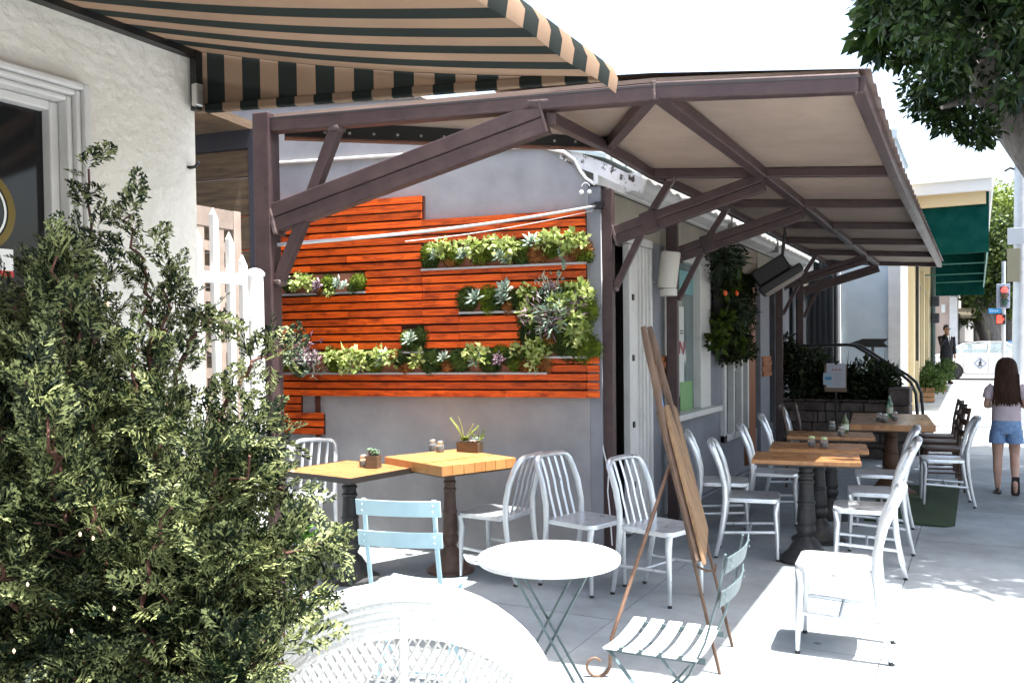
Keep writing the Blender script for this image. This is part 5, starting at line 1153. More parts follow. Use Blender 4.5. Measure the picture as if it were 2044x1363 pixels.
# ------------------------------------------------------------------ white building and arrow
WY = 15.6
M_wb = mat('pale_blue_plaster', (.40, .47, .52), .8, col2=(.50, .57, .61), scale=1.5, bump=.05)
xe = P(1786, 650, Y=WY).x; xl = -6
wbl = thing('white_building', 'pale blue white building end wall with tall parapet past the canopy', 'building', (xe, WY, 0))
b = MB(); b.b2((xl, WY, 0), (xe, 18.4, 4.95)); b.build('wall', M_wb, wbl, world=True)
b = MB(); b.b2((xl, WY-.04, 4.95), (xe+.04, 18.44, 5.08)); b.build('coping', M_wb, wbl, world=True)
b = MB(); b.b2((xe-.10, WY-.05, .0), (xe+.10, WY+.3, 4.2)); b.build('corner_pilaster', M_white, wbl, world=True, bev=.01)
b = MB(); qx = P(1676, 650, Y=WY-.03).x; b.b2((qx-.03, WY-.05, 0), (qx+.02, WY-.002, 3.2)); b.build('downpipe', M_whitem, wbl, world=True, bev=.01)
b = MB(); qx = P(1665, 650, Y=WY-.03).x; b.b2((qx-.06, WY-.10, .3), (qx+.04, WY-.055, 2.9)); b.build('dark_trellis', M_black, wbl, world=True)
ar = thing('arrow_sign', 'black arrow shaped sign pointing left before the white wall', 'sign', P(1733, 684, Y=WY-.3))
pl_ = [P(x, y, Y=WY-.3) for x, y in ((1688, 688), (1722, 676), (1774, 676), (1764, 684), (1774, 693), (1722, 693))]
MB().prism(pl_, (0, .03, 0)).build('arrow_panel', M_black, ar, world=True); aq = P(1742, 690, Y=WY-.28); MB().tube([aq, (aq.x, aq.y, gz(aq.y))], .025, 8).build('post', M_black, ar, world=True)

# ------------------------------------------------------------------ yellow building with green awning
YX = P(1801, 700, Y=18.4).x; YY0 = 18.42
ybl = thing('yellow_building', 'tan yellow shop building with a flat eave beyond the white wall', 'building', (YX, YY0, gz(YY0)))
M_yel = mat('tan_yellow_plaster', (.42, .33, .18), .85, col2=(.50, .40, .23), scale=2, bump=.05)
b = MB(); b.b2((-9, YY0, 0), (YX, 30.5, 4.6)); b.build('wall', M_yel, ybl, world=True)
ex = P(1974, 380, Y=20.0).x; zE0, zE1 = P(1900, 385, Y=20).z, P(1900, 362, Y=20).z
b = MB(); b.b2((-9, 20.0, zE0), (ex+.05, 31, zE1)); b.build('eave', mat('eave_grey', (.55, .54, .53), .7), ybl, world=True)
b = MB(); b.b2((-9, 19.95, zE1), (ex+.1, 31.05, zE1+.14)); b.build('roof_edge', M_whitem, ybl, world=True)
b = MB(); b.b2((YX-.2, 20.12, zE0-.25), (ex-.05, 30.9, zE0)); b.build('soffit_beam', mat('tan_beam', (.50, .38, .22), .8), ybl, world=True)
yn = [P(x, 700, X=YX).y for x in (1812, 1822, 1836)]
for y_, w_ in ((20.2, .25), (22.0, .3), (24.2, .3), (26.5, .3)): b = MB(); b.b2((YX, y_, 0), (YX+.10, y_+w_, 3.4)); b.build('pilaster', mat('cream_pilaster', (.62, .52, .33), .8), ybl, world=True)
for y_ in (22.4, 24.6, 26.9):
    b = MB(); b.b2((YX, y_, .5), (YX+.04, y_+1.5, 3.0)); o = b.build('window', mat('dark_teal_frame', (.03, .07, .06), .5), ybl, world=True); b = MB(); b.b2((YX+.04, y_+.1, .6), (YX+.045, y_+1.4, 2.9)); b.build('pane', M_glassd, o, world=True)
b = MB(); b.tube([(YX+.12, 21.0, 1.2), (YX+.12, 21.0, 3.3)], .03, 8); b.build('black_pipe', M_black, ybl, world=True)
M_gaw = mat('green_canvas', (.001, .030, .026), 1.0, spec=.05, col2=(.005, .045, .038), scale=4)
ga = thing('green_awning', 'dark green box awning on the tan yellow building', 'awning', (YX, 20.2, 3.2))
GY0, GY1 = 20.2, 33.0; gx1 = P(1974, 450, Y=GY0).x; gzt, gzb = P(1900, 388, Y=GY0).z, P(1974, 503, Y=GY0).z
b = MB(); b.b2((YX, GY0, gzb), (gx1, GY0+.02, gzt)); b.build('near_end_panel', M_gaw, ga, world=True)
b = MB(); b.b2((gx1-.02, GY0+.02, gzb), (gx1, GY1, gzt)); b.build('front_panel', M_gaw, ga, world=True)
b = MB(); b.b2((YX, GY1, gzb-.25), (gx1, GY1+.02, gzt)); b.build('far_end_panel', M_gaw, ga, world=True)
b = MB(); b.b2((YX, GY0+.02, gzt-.02), (gx1-.02, GY1, gzt)); b.build('top_panel', M_gaw, ga, world=True)
b = MB()
for y_ in (GY0+.05, 23, 26.5, 30): b.tube([(YX, y_, gzb+.02), (gx1-.03, y_, gzb+.02)], .02, 6)
b.tube([(gx1-.03, GY0, gzb), (gx1-.03, GY1, gzb)], .02, 6); b.build('awning_bars', mat('green_bar', (.02, .14, .11), .5), ga, world=True)
q = P(1838, 355, Y=20.3); sl_ = thing('roof_lamp', 'small white dish lamp on a thin curved stem above the eave', 'lamp', q)
MB().tube([(0, 0, 0), (-.03, 0, .25), (-.07, 0, .47)], .012, 6).build('stem', M_ledge, sl_); MB().lathe([(.02, -.05), (.13, .02), (.10, .04), (.0, .05)], 14, (-.13, 0, .47)).build('dish', mat('lamp_white', (.5, .5, .5), .5), sl_, smooth=True); MB().lathe([(.04, -.03), (.04, .03)], 8).build('base', M_ledge, sl_)
# planter boxes on the far pavement
def crate_planter(label, px, py, Y, w_, h_):
    q = P(px, py, Y=Y); t = thing('wooden_planter', label, 'planter', (q.x, Y, gz(Y)), .1, 'wooden crate planters on the far pavement'); mw = mat('crate_wood', (.26, .13, .06), .8, col2=(.36, .20, .10), scale=6, rnd=.15)
    for k in range(3):
        z0 = h_*k/3; b = MB(); b.b2((-w_/2, -w_/2, z0+.008), (w_/2, w_/2, z0+h_/3-.008)); b.build('board', mw, t)
    MB().b2((-w_/2+.02, -w_/2+.02, .01), (w_/2-.02, w_/2-.02, h_-.02)).build('liner', M_dark, t)
    cs = [[random.uniform(-.5, .5)*w_*1.4, random.uniform(-.4, .4)*w_, h_+random.uniform(0, .26), .22] for _ in range(9)]
    V, F = leaves(np.array(cs), 260, .09, .4, -.2); npmesh('foliage', V, F, M_mdl, t)
crate_planter('nearer wooden crate planter with bushy green plant by the yellow wall', 1838, 765, 22.4, .55, .34)
crate_planter('farther wooden crate planter with bushy green plant beside the suited man', 1862, 768, 25.6, .60, .36)
# ------------------------------------------------------------------ street tree
M_fic = leafmat('ficus_leaf', (.006, .018, .005), (.036, .072, .014), .45, .16, 2.5)
M_bark = mat('grey_bark', (.16, .14, .13), .9, col2=(.26, .24, .22), scale=5, stretch=(3, 3, .8), bump=.5, bscale=12)
TY = 10.2
tb0 = Vector((2.05, TY, 0)); tr = thing('street_tree', 'dense dark green street tree leaning over the pavement from the right', 'tree', tb0)
def T(px, py, Y): return Vector(P(px, py, Y=Y))-tb0
tr1 = [Vector((0, 0, 0)), Vector((-.10, 0, 1.2)), Vector((-.35, 0, 2.2)), T(2085, 340, TY), T(2010, 235, TY), T(1965, 165, TY), T(1945, 90, TY), T(1930, 0, TY), T(1915, -120, TY)]
MB().tube([tuple(p) for p in tr1], [.26, .22, .20, .19, .17, .15, .11, .09, .05], 12).build('trunk', M_bark, tr, smooth=True)
limbs = [(4, T(1880, 215, TY-.8)), (4, T(2080, 40, TY+.3)), (5, T(1840, 60, TY-1.0)), (6, T(1830, -90, TY+.6)), (3, T(2200, 120, TY-1)), (5, T(2030, -140, TY-1.2)), (3, Vector((1.2, 1.5, 4.6))), (3, Vector((.8, -2.0, 4.8))), (4, Vector((-.5, 3.0, 4.6))), (5, Vector((-1.2, 2.2, 5.4)))]
lm = MB()
for k, e in limbs:
    a = tr1[k]; lm.tube([tuple(a), tuple((a+e)/2+Vector((0, 0, .15))), tuple(e)], [.08, .05, .02], 8)
lm.build('limbs', M_bark, tr, smooth=True)
cl = []
def inside_px(p):
    w_ = p+tb0; v = w_-CAM; z = v.dot(FW); return CXP+FP*v.dot(RT)/z, CYP-FP*v.dot(UP)/z
# lower boundary of the crown in view (x px -> y px below which there are no leaves)
bx_ = [1725, 1768, 1815, 1860, 1900, 1935, 1975, 2010, 2060]; by_ = [-40, 70, 125, 180, 215, 235, 262, 212, 235]
tries = 0
while len(cl) < 2300 and tries < 60000:
    tries += 1
    p = Vector((random.uniform(-3.6, 2.6), random.uniform(-3.9, 4.6), random.uniform(2.9, 7.2)))
    e = ((p.x+.4)/3.1)**2+((p.y-.3)/4.3)**2+((p.z-5.0)/2.3)**2
    if e > 1 or (e < .45 and random.random() < .65): continue
    x, y = inside_px(p)
    if x < 2120 and y > np.interp(x, bx_, by_)-random.uniform(-4, 26): continue
    if x < 1735: continue
    if x < 2120 and y > np.interp(x, bx_, by_)-110 and random.random() < .55: continue
    if -50 < y < 320 and p.y < .6 and abs(x-np.interp(y, [0, 90, 165, 235, 340], [1930, 1945, 1965, 2010, 2085])) < 34: continue
    cl.append((p.x, p.y, p.z, random.uniform(.16, .30)))
# twigs that define the visible edge
for x, y, Y in ((1735, 62, TY-.6), (1752, 85, TY-.6), (1765, 110, TY-.6), (1775, 40, TY-.6), (1790, 20, TY-.4), (1800, 120, TY-.5), (1815, 170, TY-.5), (1835, 200, TY-.5), (1850, 215, TY-.6), (1870, 235, TY-.5), (1885, 250, TY-.6), (1930, 265, TY-.5), (1955, 275, TY-.5), (1975, 262, TY-.4), (1910, 245, TY-.5), (1800, 60, TY-.3), (1830, 110, TY-.3), (1860, 160, TY-.3), (1900, 200, TY-.3), (1780, -10, TY), (1870, 60, TY-.5), (1920, 120, TY-.6), (1850, 10, TY-.5), (2000, 60, TY-.5), (2030, 120, TY-.5), (1960, 20, TY-.6), (2035, 200, TY-.3)):
    q = T(x, y, Y); cl.append((q.x, q.y, q.z, .11)); cl.append((q.x+random.uniform(-.1, .1), q.y, q.z+.08, .16))
V, F = leaves(np.array(cl), 52, .085, .45, .55, .25, .1); up_c = np.array([c for c in cl if c[2] > 4.6])
V2, F2 = leaves(up_c, 17, .20, .5, .4, .25, .1); npmesh('crown', np.concatenate([V, V2]), np.concatenate([F, F2+len(V)]), M_fic, tr)  # oversized leaves added in the unseen upper crown to thicken its shade

# ------------------------------------------------------------------ right pole with signs
PY = 17.5; q = P(2037, 690, Y=PY); pl0 = thing('street_pole', 'pale steel street pole with two sign plates at the right edge', 'pole', (q.x, PY, gz(PY)))
M_pole = mat('pale_steel', (.42, .44, .47), .5, .4, col2=(.5, .52, .54), scale=6)
MB().lathe([(.30, 0), (.30, .35), (.24, .55), (.17, .75), (.135, 1.0), (.115, 2.5), (.10, 5.2), (.085, 8.5)], 18).build('shaft', M_pole, pl0, smooth=True)
for (x0, y0, x1, y1, m) in ((2011, 456, 2044, 487, mat('sign_back_grey', (.45, .48, .52), .5, .3)), (2010, 497, 2036, 562, mat('sign_olive', (.20, .19, .13), .7))):
    a = P(x0, y0, Y=PY-.14); c = P(x1, y1, Y=PY-.14); b = MB(); b.b2((a.x, PY-.15, c.z), (c.x, PY-.14, a.z)); b.build('sign_plate', m, pl0, world=True, bev=.004)
aq = P(2032, 340, Y=PY); MB().tube([aq, aq+Vector((-.12, 0, .05)), aq+Vector((-.2, -.02, .0))], .02, 6).build('bracket_arm', M_black, pl0, world=True); aq = P(2040, 566, Y=PY); MB().tube([aq, aq+Vector((-.12, -.05, .02))], .012, 6).build('bracket_arm', M_whitem, pl0, world=True)

# ------------------------------------------------------------------ traffic signals
TLY = 33.0; q = P(2003, 690, Y=TLY); tl = thing('traffic_signal', 'traffic signal pole with red light and blue street sign at the crossing', 'traffic light', (q.x, TLY, gz(31)))
MB().tube([(0, 0, 0), (0, 0, 3.9)], .06, 10).build('pole', M_pole, tl)
def tbox(name, x0, y0, x1, y1, m, th=.06, dy=0, par=None): a = P(x0, y0, Y=TLY-.1+dy); c = P(x1, y1, Y=TLY-.1+dy); b = MB(); b.b2((a.x, TLY-.1+dy, c.z), (c.x, TLY-.1+dy+th, a.z)); return b.build(name, m, par or tl, world=True, bev=.01)
bp_ = tbox('backplate', 1989, 567, 2016, 615, mat('signal_backplate', (.30, .33, .42), .6)); hs2 = tbox('housing', 1997, 571, 2011, 613, mat('signal_housing', (.12, .12, .16), .6), .12, -.12)
for y_, m in ((579, mat('red_lamp', (.8, .05, .04), .4, emit=(1, .05, .04), estr=.9)), (592, mat('amber_off', (.06, .04, .01), .4)), (604, mat('green_off', (.01, .05, .03), .4))):
    c = P(2005, y_, Y=TLY-.24); b = MB(); b.lathe([(.10, 0), (.09, .03), (.0, .05)], 16); o = b.build('lens', m, tl); o.matrix_local = Matrix.Translation(c-tl.location) @ Matrix.Rotation(math.pi/2, 4, 'X')
    b = MB(); b.tube([c+Vector((.12*math.cos(t), -.05, .12*math.sin(t))) for t in np.linspace(.2, math.pi-.2, 9)], .02, 6, (0, 1, 0), .012); b.build('visor', M_black, tl, world=True)
tbox('street_name_sign', 1973, 616, 1998, 625, mat('sign_blue', (.03, .25, .55), .5), .02)
b = MB()
for k in range(5): qq = P(1977+k*3.6, 620.5, Y=TLY-.103); b.box(qq, (.03, .004, .035))
b.build('sign_lettering_mark', M_paint, tl, world=True)
tbox('ped_signal_housing', 1988, 628, 2007, 647, M_black, .2); 
c = P(1995, 638, Y=TLY-.11); hand = MB(); hand.box(c+Vector((0, 0, -.05)), (.16, .01, .14))
for k in range(4): hand.box(c+Vector((-.06+.04*k, 0, .07)), (.03, .01, .14+.03*(k in (1, 2))))
hand.bar(c+Vector((.07, 0, -.05)), c+Vector((.13, 0, .04)), .01, .035); hand.build('red_hand', mat('red_hand', (.8, .08, .05), .4, emit=(1, .05, .03), estr=.8), tl, world=True)
for px, pyt, pyb, lab in ((1868, 592, 612, 'upper'), (1868, 625, 645, 'lower')):
    q = P(px, pyt, Y=29.6); q2 = P(px-9, pyb, Y=29.6); t = thing('side_signal', 'dark %s signal box on the green post by the yellow building' % lab, 'traffic light', (q.x, 29.6, q2.z)); b = MB(); b.b2((q2.x, 29.5, q2.z), (q.x+.1, 29.75, q.z)); b.build('housing', mat('blueblack', (.03, .035, .05), .6), t, world=True, bev=.03); b = MB(); b.lathe([(.10, -.03), (.11, 0), (.10, .03)], 14, (.0, 0, .18)); b.build('visor', M_black, t)
q = P(1861, 700, Y=29.9); sp3 = MB(); sp3.tube([(q.x, 29.9, gz(29)), (q.x, 29.9, 4.2)], .09, 10); tag(sp3.build('green_post', mat('dull_green_steel', (.05, .09, .08), .5)), 'dull green steel corner post carrying the dark signal boxes', 'post')

# ------------------------------------------------------------------ cars
def make_car(name, label, loc, ang, paint, group=None, decals=False):
    t = thing(name, label, 'car', loc, ang, group)
    sil = [(-2.22, .30), (-2.24, .62), (-2.18, .90), (-1.75, .96), (-.9, .98), (.6, .97), (1.15, .93), (1.85, .80), (2.18, .66), (2.24, .42), (2.18, .24)]
    def arch(cx): return [(cx+.36*math.cos(a), .30+.36*math.sin(a)) for a in np.linspace(0, math.pi, 9)]
    low = [(1.75, .22)]+[(x, max(z, .22)) for x, z in arch(1.38)]+[(.9, .20), (-.9, .20)]+[(x, max(z, .22)) for x, z in arch(-1.34)]+[(-1.8, .24)]
    poly = sil+low; cz = .6
    rings = []
    for y, s in ((-.86, .965), (-.80, 1.0), (.80, 1.0), (.86, .965)): rings.append([Vector((x*(1-(1-s)*.35), y, cz+(z-cz)*s)) for x, z in poly])
    MB().loft(rings).build('body', paint, t, bev=.02)
    gr = [(-1.62, .95), (-.98, 1.36), (-.35, 1.44), (.35, 1.42), (1.12, .95)]
    def gw(z): return .78-(z-.95)*.42
    rf = MB(); rp_ = gr[1:4]; vs = []
    for x, z in rp_: vs += [(x, -gw(z), z), (x, gw(z), z), (x, -gw(z)+.02, z-.04), (x, gw(z)-.02, z-.04)]
    rf.add(vs, [(0, 1, 5, 4), (4, 5, 9, 8), (2, 6, 7, 3), (6, 10, 11, 7), (0, 4, 6, 2), (4, 8, 10, 6), (1, 3, 7, 5), (5, 7, 11, 9), (0, 2, 3, 1), (8, 9, 11, 10)]); rf.build('roof', paint, t, bev=.015)
    for s in (-1, 1):
        for a, c in ((gr[0], gr[1]), (gr[4], gr[3])): MB().tube([(a[0], s*gw(a[1]), a[1]), (c[0], s*gw(c[1]), c[1]-.01)], .04, 6).build('pillar', paint, t, smooth=True)
        MB().tube([(-.15, s*(gw(.95)), .95), (-.13, s*gw(1.42), 1.42)], .035, 6).build('pillar', paint, t, smooth=True); MB().tube([(-1.0, s*gw(.95), .95), (-1.1, s*gw(1.28), 1.28)], .025, 6).build('pillar', paint, t, smooth=True)
    gl_ = mat('car_glass', (.50, .62, .64), .05, trans=.75, spec=.5)
    for s in (-1, 1):
        MB().add([(-.1, s*(gw(.97)), .97), (.98, s*gw(.97), .97), (.35, s*gw(1.37)-.0, 1.37), (-.1, s*gw(1.38), 1.38)], [(0, 1, 2, 3)]).build('side_window', gl_, t)
        MB().add([(-.2, s*(gw(.97)), .97), (-1.45, s*gw(.97), .97), (-.98, s*gw(1.32), 1.32), (-.2, s*gw(1.38), 1.38)], [(0, 1, 2, 3)]).build('side_window', gl_, t)
        MB().box((.75, s*.92, .98), (.12, .16, .12)).build('mirror', paint, t, bev=.03)
        for cx in (1.38, -1.34):
            w_ = MB().lathe([(.22, -.10), (.31, -.10), (.325, -.06), (.325, .06), (.31, .10), (.22, .10)], 24).build('wheel', M_rubber, t, smooth=True); w_.matrix_local = Matrix.Translation((cx, s*.76, .325)) @ Matrix.Rotation(math.pi/2, 4, 'X')
            MB().lathe([(.20, -.07), (.215, -.105), (.215, .105), (.20, .07), (.05, .06)], 20).build('rim', M_lid, w_, smooth=True)
        MB().lathe([(.355, -.02), (.36, 0), (.355, .02)], 20).build('wheel_well', M_black, t).matrix_local = Matrix.Translation((-1.34, s*.60, .33)) @ Matrix.Rotation(math.pi/2, 4, 'X')
        MB().lathe([(.355, -.02), (.36, 0), (.355, .02)], 20).build('wheel_well', M_black, t).matrix_local = Matrix.Translation((1.38, s*.60, .33)) @ Matrix.Rotation(math.pi/2, 4, 'X')
        MB().b2((-2.235, s*.72-.12, .66), (-2.14, s*.72+.12, .86)).build('tail_light', mat('tail_red', (.45, .02, .02), .3), t, bev=.02)
        MB().b2((2.05, s*.66-.15, .58), (2.2, s*.66+.15, .70)).build('headlight', M_lid, t, bev=.02)
        MB().box((-.45, s*.866, .84), (.16, .03, .03)).build('door_handle', M_lid, t, bev=.01); MB().box((.55, s*.868, .82), (.16, .03, .03)).build('door_handle', M_lid, t, bev=.01)
        for x in (-.15, .98, -.98): MB().box((x, s*.861, .60), (.012, .008, .62)).build('door_seam', mat('seam_grey', (.3, .3, .3), .7), t)
    MB().add([(1.1, -.7, .97), (1.1, .7, .97), (.42, .58, 1.39), (.42, -.58, 1.39)], [(0, 1, 2, 3)]).build('windscreen', gl_, t); MB().add([(-1.56, -.7, .97), (-1.56, .7, .97), (-1.02, .58, 1.33), (-1.02, -.58, 1.33)], [(0, 1, 2, 3)]).build('rear_window', gl_, t)
    for x in (.1, -.75):
        for y in (-.38, .38): MB().loft([[Vector((x+dx, y+dy*.24, z)) for dx, dy in ((-.06, -1), (.06, -1), (.06, 1), (-.06, 1))] for x_, z in ((0, .7), (0, 1.1))]+[[Vector((x-.05+dx, y+dy*.12, 1.26)) for dx, dy in ((-.05, -1), (.05, -1), (.05, 1), (-.05, 1))]]).build('seat', mat('navy_seat', (.03, .035, .06), .8), t, bev=.03)
    MB().b2((-1.6, -.7, .9), (1.1, .7, .93)).build('cabin_floor', M_dark, t)
    if decals:
        s = -1; yv = -.8655; b = MB(); c = (-.42, .62)
        sq = [(c[0], c[1]+.19), (c[0]+.2, c[1]), (c[0], c[1]-.19), (c[0]-.2, c[1])]
        for a, d_ in zip(sq, sq[1:]+sq[:1]): b.bar((a[0], yv, a[1]), (d_[0], yv, d_[1]), .004, .035)
        b.build('diamond_decal', mat('decal_bluegrey', (.25, .32, .42), .5), t)
        b = MB(); b.box((c[0]+.01, yv, c[1]+.11), (.05, .006, .05))
        for a, d_ in (((0, .07), (-.005, -.02)), ((-.005, -.02), (-.05, -.11)), ((-.005, -.02), (.045, -.11)), ((0, .06), (.05, .01)), ((0, .06), (-.045, .0))): b.bar((c[0]+a[0], yv, c[1]+a[1]), (c[0]+d_[0], yv, c[1]+d_[1]), .004, .05)
        b.build('walking_figure_decal', mat('decal_dark', (.06, .08, .12), .5), t)
        b = MB(); cx = .45
        for a, d_ in (((cx-.13, .72), (cx+.13, .72)), ((cx+.13, .72), (cx+.13, .50)), ((cx+.13, .50), (cx-.13, .50)), ((cx-.13, .50), (cx-.13, .72))): b.bar((a[0], yv, a[1]), (d_[0], yv, d_[1]), .004, .045)
        b.build('box_decal', MATS['decal_dark'], t)
        b = MB()
        for k in range(3): b.tube([(1.04+.12*k+.045*math.cos(a), yv, .52+.05*math.sin(a)) for a in np.linspace(0, 6.2, 9)], .008, 4)
        b.build('round_letters_decal', MATS['decal_bluegrey'], t)
    return t
M_cwh = mat('white_car_paint', (.72, .72, .72), .25, spec=.6); M_cbl = mat('blue_car_paint', (.03, .09, .22), .25, spec=.6); M_cgr = mat('silver_car_paint', (.45, .46, .48), .3, .3)
q = P(1893, 735, Y=37.5); make_car('sedan', 'white sedan with diamond door emblem crossing behind the walking girl', (q.x+1.50, 37.5, gz(31)-.155), 0, M_cwh, None, True)
GC = 'cars parked far up the street'
for i, (px, Y, m, lab) in enumerate(((2026, 53, M_cbl, 'dark blue car parked far up the street beside the pole'), (2030, 62, M_cwh, 'white car parked far away behind the blue car'), (2034, 72, M_cwh, 'second white car in the far row of parked cars'), (2020, 84, M_cgr, 'silver car at the far end of the parked row'), (1946, 50, M_cgr, 'grey car far away left of the tree trunk'))):
    q = P(px, 690, Y=Y); make_car('parked_car', lab, (q.x, Y, .18), math.pi/2 if i != 4 else -.2, m, GC)

# ------------------------------------------------------------------ far buildings and trees
tbd = thing('tan_building', 'pinkish tan corner building across the crossing', 'building', (P(1880, 700, Y=46).x, 46, .2))
xa, xb = P(1840, 700, Y=46).x, P(1899, 700, Y=46).x; zt_ = P(1880, 560, Y=46).z
b = MB(); b.b2((xa-14, 46, .2), (xb, 70, zt_)); b.build('wall', mat('pink_tan_plaster', (.42, .32, .26), .85, col2=(.48, .37, .31), scale=1), tbd, world=True)
b = MB(); b.b2((xb-.08, 45.9, .2), (xb+.25, 70, zt_+.2)); b.build('white_corner', M_white, tbd, world=True)
b = MB(); a = P(1879, 608, Y=45.9); c = P(1887, 624, Y=45.9); b.b2((a.x, 45.85, c.z), (c.x, 46, a.z)); b.build('wall_light', M_white, tbd, world=True)
b = MB(); a = P(1855, 645, Y=45.9); c = P(1867, 700, Y=45.9); b.b2((a.x, 45.85, c.z), (c.x, 46, a.z)); b.build('white_doorway', M_white, tbd, world=True)
for k in range(7):
    b = MB(); b.b2((xb+.25, 48+k*3, .8), (xb+.32, 49.6+k*3, 3.0)); b.build('shop_window', M_glassd, tbd, world=True); b = MB(); b.b2((xb+.25, 47.8+k*3, 3.1), (xb+1.0, 49.8+k*3, 3.25)); b.build('small_awning', mat('cream_canvas', (.6, .52, .35), .8), tbd, world=True)
fb = thing('far_shop_row', 'bright white row of shops far up the street', 'building', (xb-1, 75, .2)); b = MB(); b.b2((xb-14, 72, .2), (xb+.8, 130, 4.6)); b.build('wall', M_white, fb, world=True)
for k in range(8): b = MB(); b.b2((xb+.8, 74+k*6, .8), (xb+.9, 77+k*6, 3.2)); b.build('window', M_glassd, fb, world=True)
def tree(label, px, Y, ztop, rad, m, trunk_px=None, n=130, zlow=3.0, cls=90):
    q = P(px, 690, Y=Y); t = thing('street_tree', label, 'tree', (q.x, Y, .2), group='trees far up the street')
    MB().tube([(0, 0, 0), (.1, 0, 1.5), (-.1, 0, zlow), (.1, 0, ztop*.7)], [.36, .30, .24, .12], 10).build('trunk', M_bark, t, smooth=True)
    MB().tube([(0, 0, zlow*.6), (-.7, .2, zlow+.6), (-1.1, .2, ztop*.7)], [.2, .15, .08], 8).build('limb', M_bark, t, smooth=True)
    cs = []
    while len(cs) < cls:
        p = Vector((random.uniform(-1, 1), random.uniform(-1, 1), random.uniform(-1, 1)))
        if p.length > 1 or p.length < .3: continue
        cs.append((p.x*rad, p.y*rad, (ztop+zlow)/2+p.z*(ztop-zlow)/2, rad*.24))
    V, F = leaves(np.array(cs), n, .24, .55, .3); npmesh('crown', V, F, m, t)
M_fart = leafmat('far_leaf', (.015, .03, .008), (.09, .13, .025), .5, .3, 1.2)
M_farl = leafmat('far_leaf_light', (.06, .10, .015), (.22, .28, .05), .5, .35, 1.2)
tree('first dark leafy tree behind the traffic signal', 1987, 47, 7.2, 2.9, M_fart, zlow=2.9)
tree('bright yellow green tree top left of the street pole', 2008, 58, 10.6, 3.6, M_farl, zlow=5)
tree('dark tree left of the signal, farther up the street', 1962, 62, 7.4, 3.0, M_fart, zlow=2.8)
tree('small dark tree at the far end of the street', 1950, 85, 7.0, 3.2, M_fart, zlow=2.6)
tree('leafy tree far away right of the street pole', 2060, 56, 8.5, 3.4, M_fart, zlow=3)

# ------------------------------------------------------------------ people
def skin_body(name, joints, bones, m, parent, sub=2):
    me = bpy.data.meshes.new(name); names = list(joints); me.from_pydata([joints[k][0] for k in names], [(names.index(a), names.index(b_)) for a, b_ in bones], [])
    o = bpy.data.objects.new(name, me); COL.objects.link(o); o.parent = parent; me.materials.append(m)
    bm = bmesh.new(); bm.from_mesh(me); lay = bm.verts.layers.skin.verify(); bm.verts.ensure_lookup_table()
    for i, k in enumerate(names):
        r = joints[k][1]; bm.verts[i][lay].radius = r if isinstance(r, tuple) else (r, r); bm.verts[i][lay].use_root = (k == 'pelvis')
    bm.to_mesh(me); bm.free()
    sk = o.modifiers.new('skin', 'SKIN'); sk.use_smooth_shade = True; s = o.modifiers.new('sub', 'SUBSURF'); s.levels = sub; s.render_levels = sub
    return o
def ell(cx, cy, z, rx, ry, n=16, jit=0): return [Vector((cx+rx*math.cos(2*math.pi*k/n)*(1+jit*math.sin(k*2.7+z*40)), cy+ry*math.sin(2*math.pi*k/n), z)) for k in range(n)]
q = P(2008, 985, z=0)
gk = thing('person', 'girl with long brown hair in pale pink shirt and denim shorts walking away', 'person', (q.x, q.y, 0), -.02)
J = {'pelvis': ((0, 0, .735), (.105, .085)), 'waist': ((0, 0, .86), (.10, .075)), 'chest': ((0, .005, 1.02), (.115, .08)), 'neckb': ((0, 0, 1.15), (.06, .05)), 'neck': ((0, .01, 1.20), (.042, .042)), 'head': ((0, .025, 1.31), (.075, .085)), 'crown': ((0, .02, 1.375), (.055, .065)),
     'shl': ((-.135, 0, 1.115), .045), 'ell': ((-.185, -.01, .915), .034), 'wrl': ((-.11, .20, .93), .024), 'hal': ((-.07, .26, .96), (.028, .018)), 'shr': ((.135, 0, 1.115), .045), 'elr': ((.185, -.01, .915), .034), 'wrr': ((.11, .20, .95), .024), 'har': ((.07, .26, .98), (.028, .018)),
     'hil': ((-.075, 0, .66), .078), 'knl': ((-.078, .03, .38), .048), 'cal': ((-.078, .005, .27), .047), 'anl': ((-.075, .0, .07), .028), 'tol': ((-.08, .12, .025), (.032, .018)), 'hir': ((.075, 0, .66), .078), 'knr': ((.078, .05, .40), .048), 'car': ((.08, -.05, .30), .047), 'anr': ((.082, -.15, .125), .028), 'tor': ((.085, -.09, .028), (.032, .02))}
Bn = [('pelvis', 'waist'), ('waist', 'chest'), ('chest', 'neckb'), ('neckb', 'neck'), ('neck', 'head'), ('head', 'crown'), ('chest', 'shl'), ('shl', 'ell'), ('ell', 'wrl'), ('wrl', 'hal'), ('chest', 'shr'), ('shr', 'elr'), ('elr', 'wrr'), ('wrr', 'har'), ('pelvis', 'hil'), ('hil', 'knl'), ('knl', 'cal'), ('cal', 'anl'), ('anl', 'tol'), ('pelvis', 'hir'), ('hir', 'knr'), ('knr', 'car'), ('car', 'anr'), ('anr', 'tor')]
for s, w_, h_ in ((-1, 'wrl', 'hal'), (1, 'wrr', 'har')):
    for k in range(5):
        nm = 'f%d%d' % (s, k); hx, hy, hz = J[h_][0]; J[nm] = ((hx+(k-2)*.012-s*.01, hy+.045-abs(k-2)*.006, hz+.02), .007); Bn.append((h_, nm))
skin_body('body', J, Bn, M_skin, gk)
M_pink = mat('pale_pink_cotton', (.50, .40, .43), .85, col2=(.57, .47, .50), scale=14, bump=.2, bscale=18)
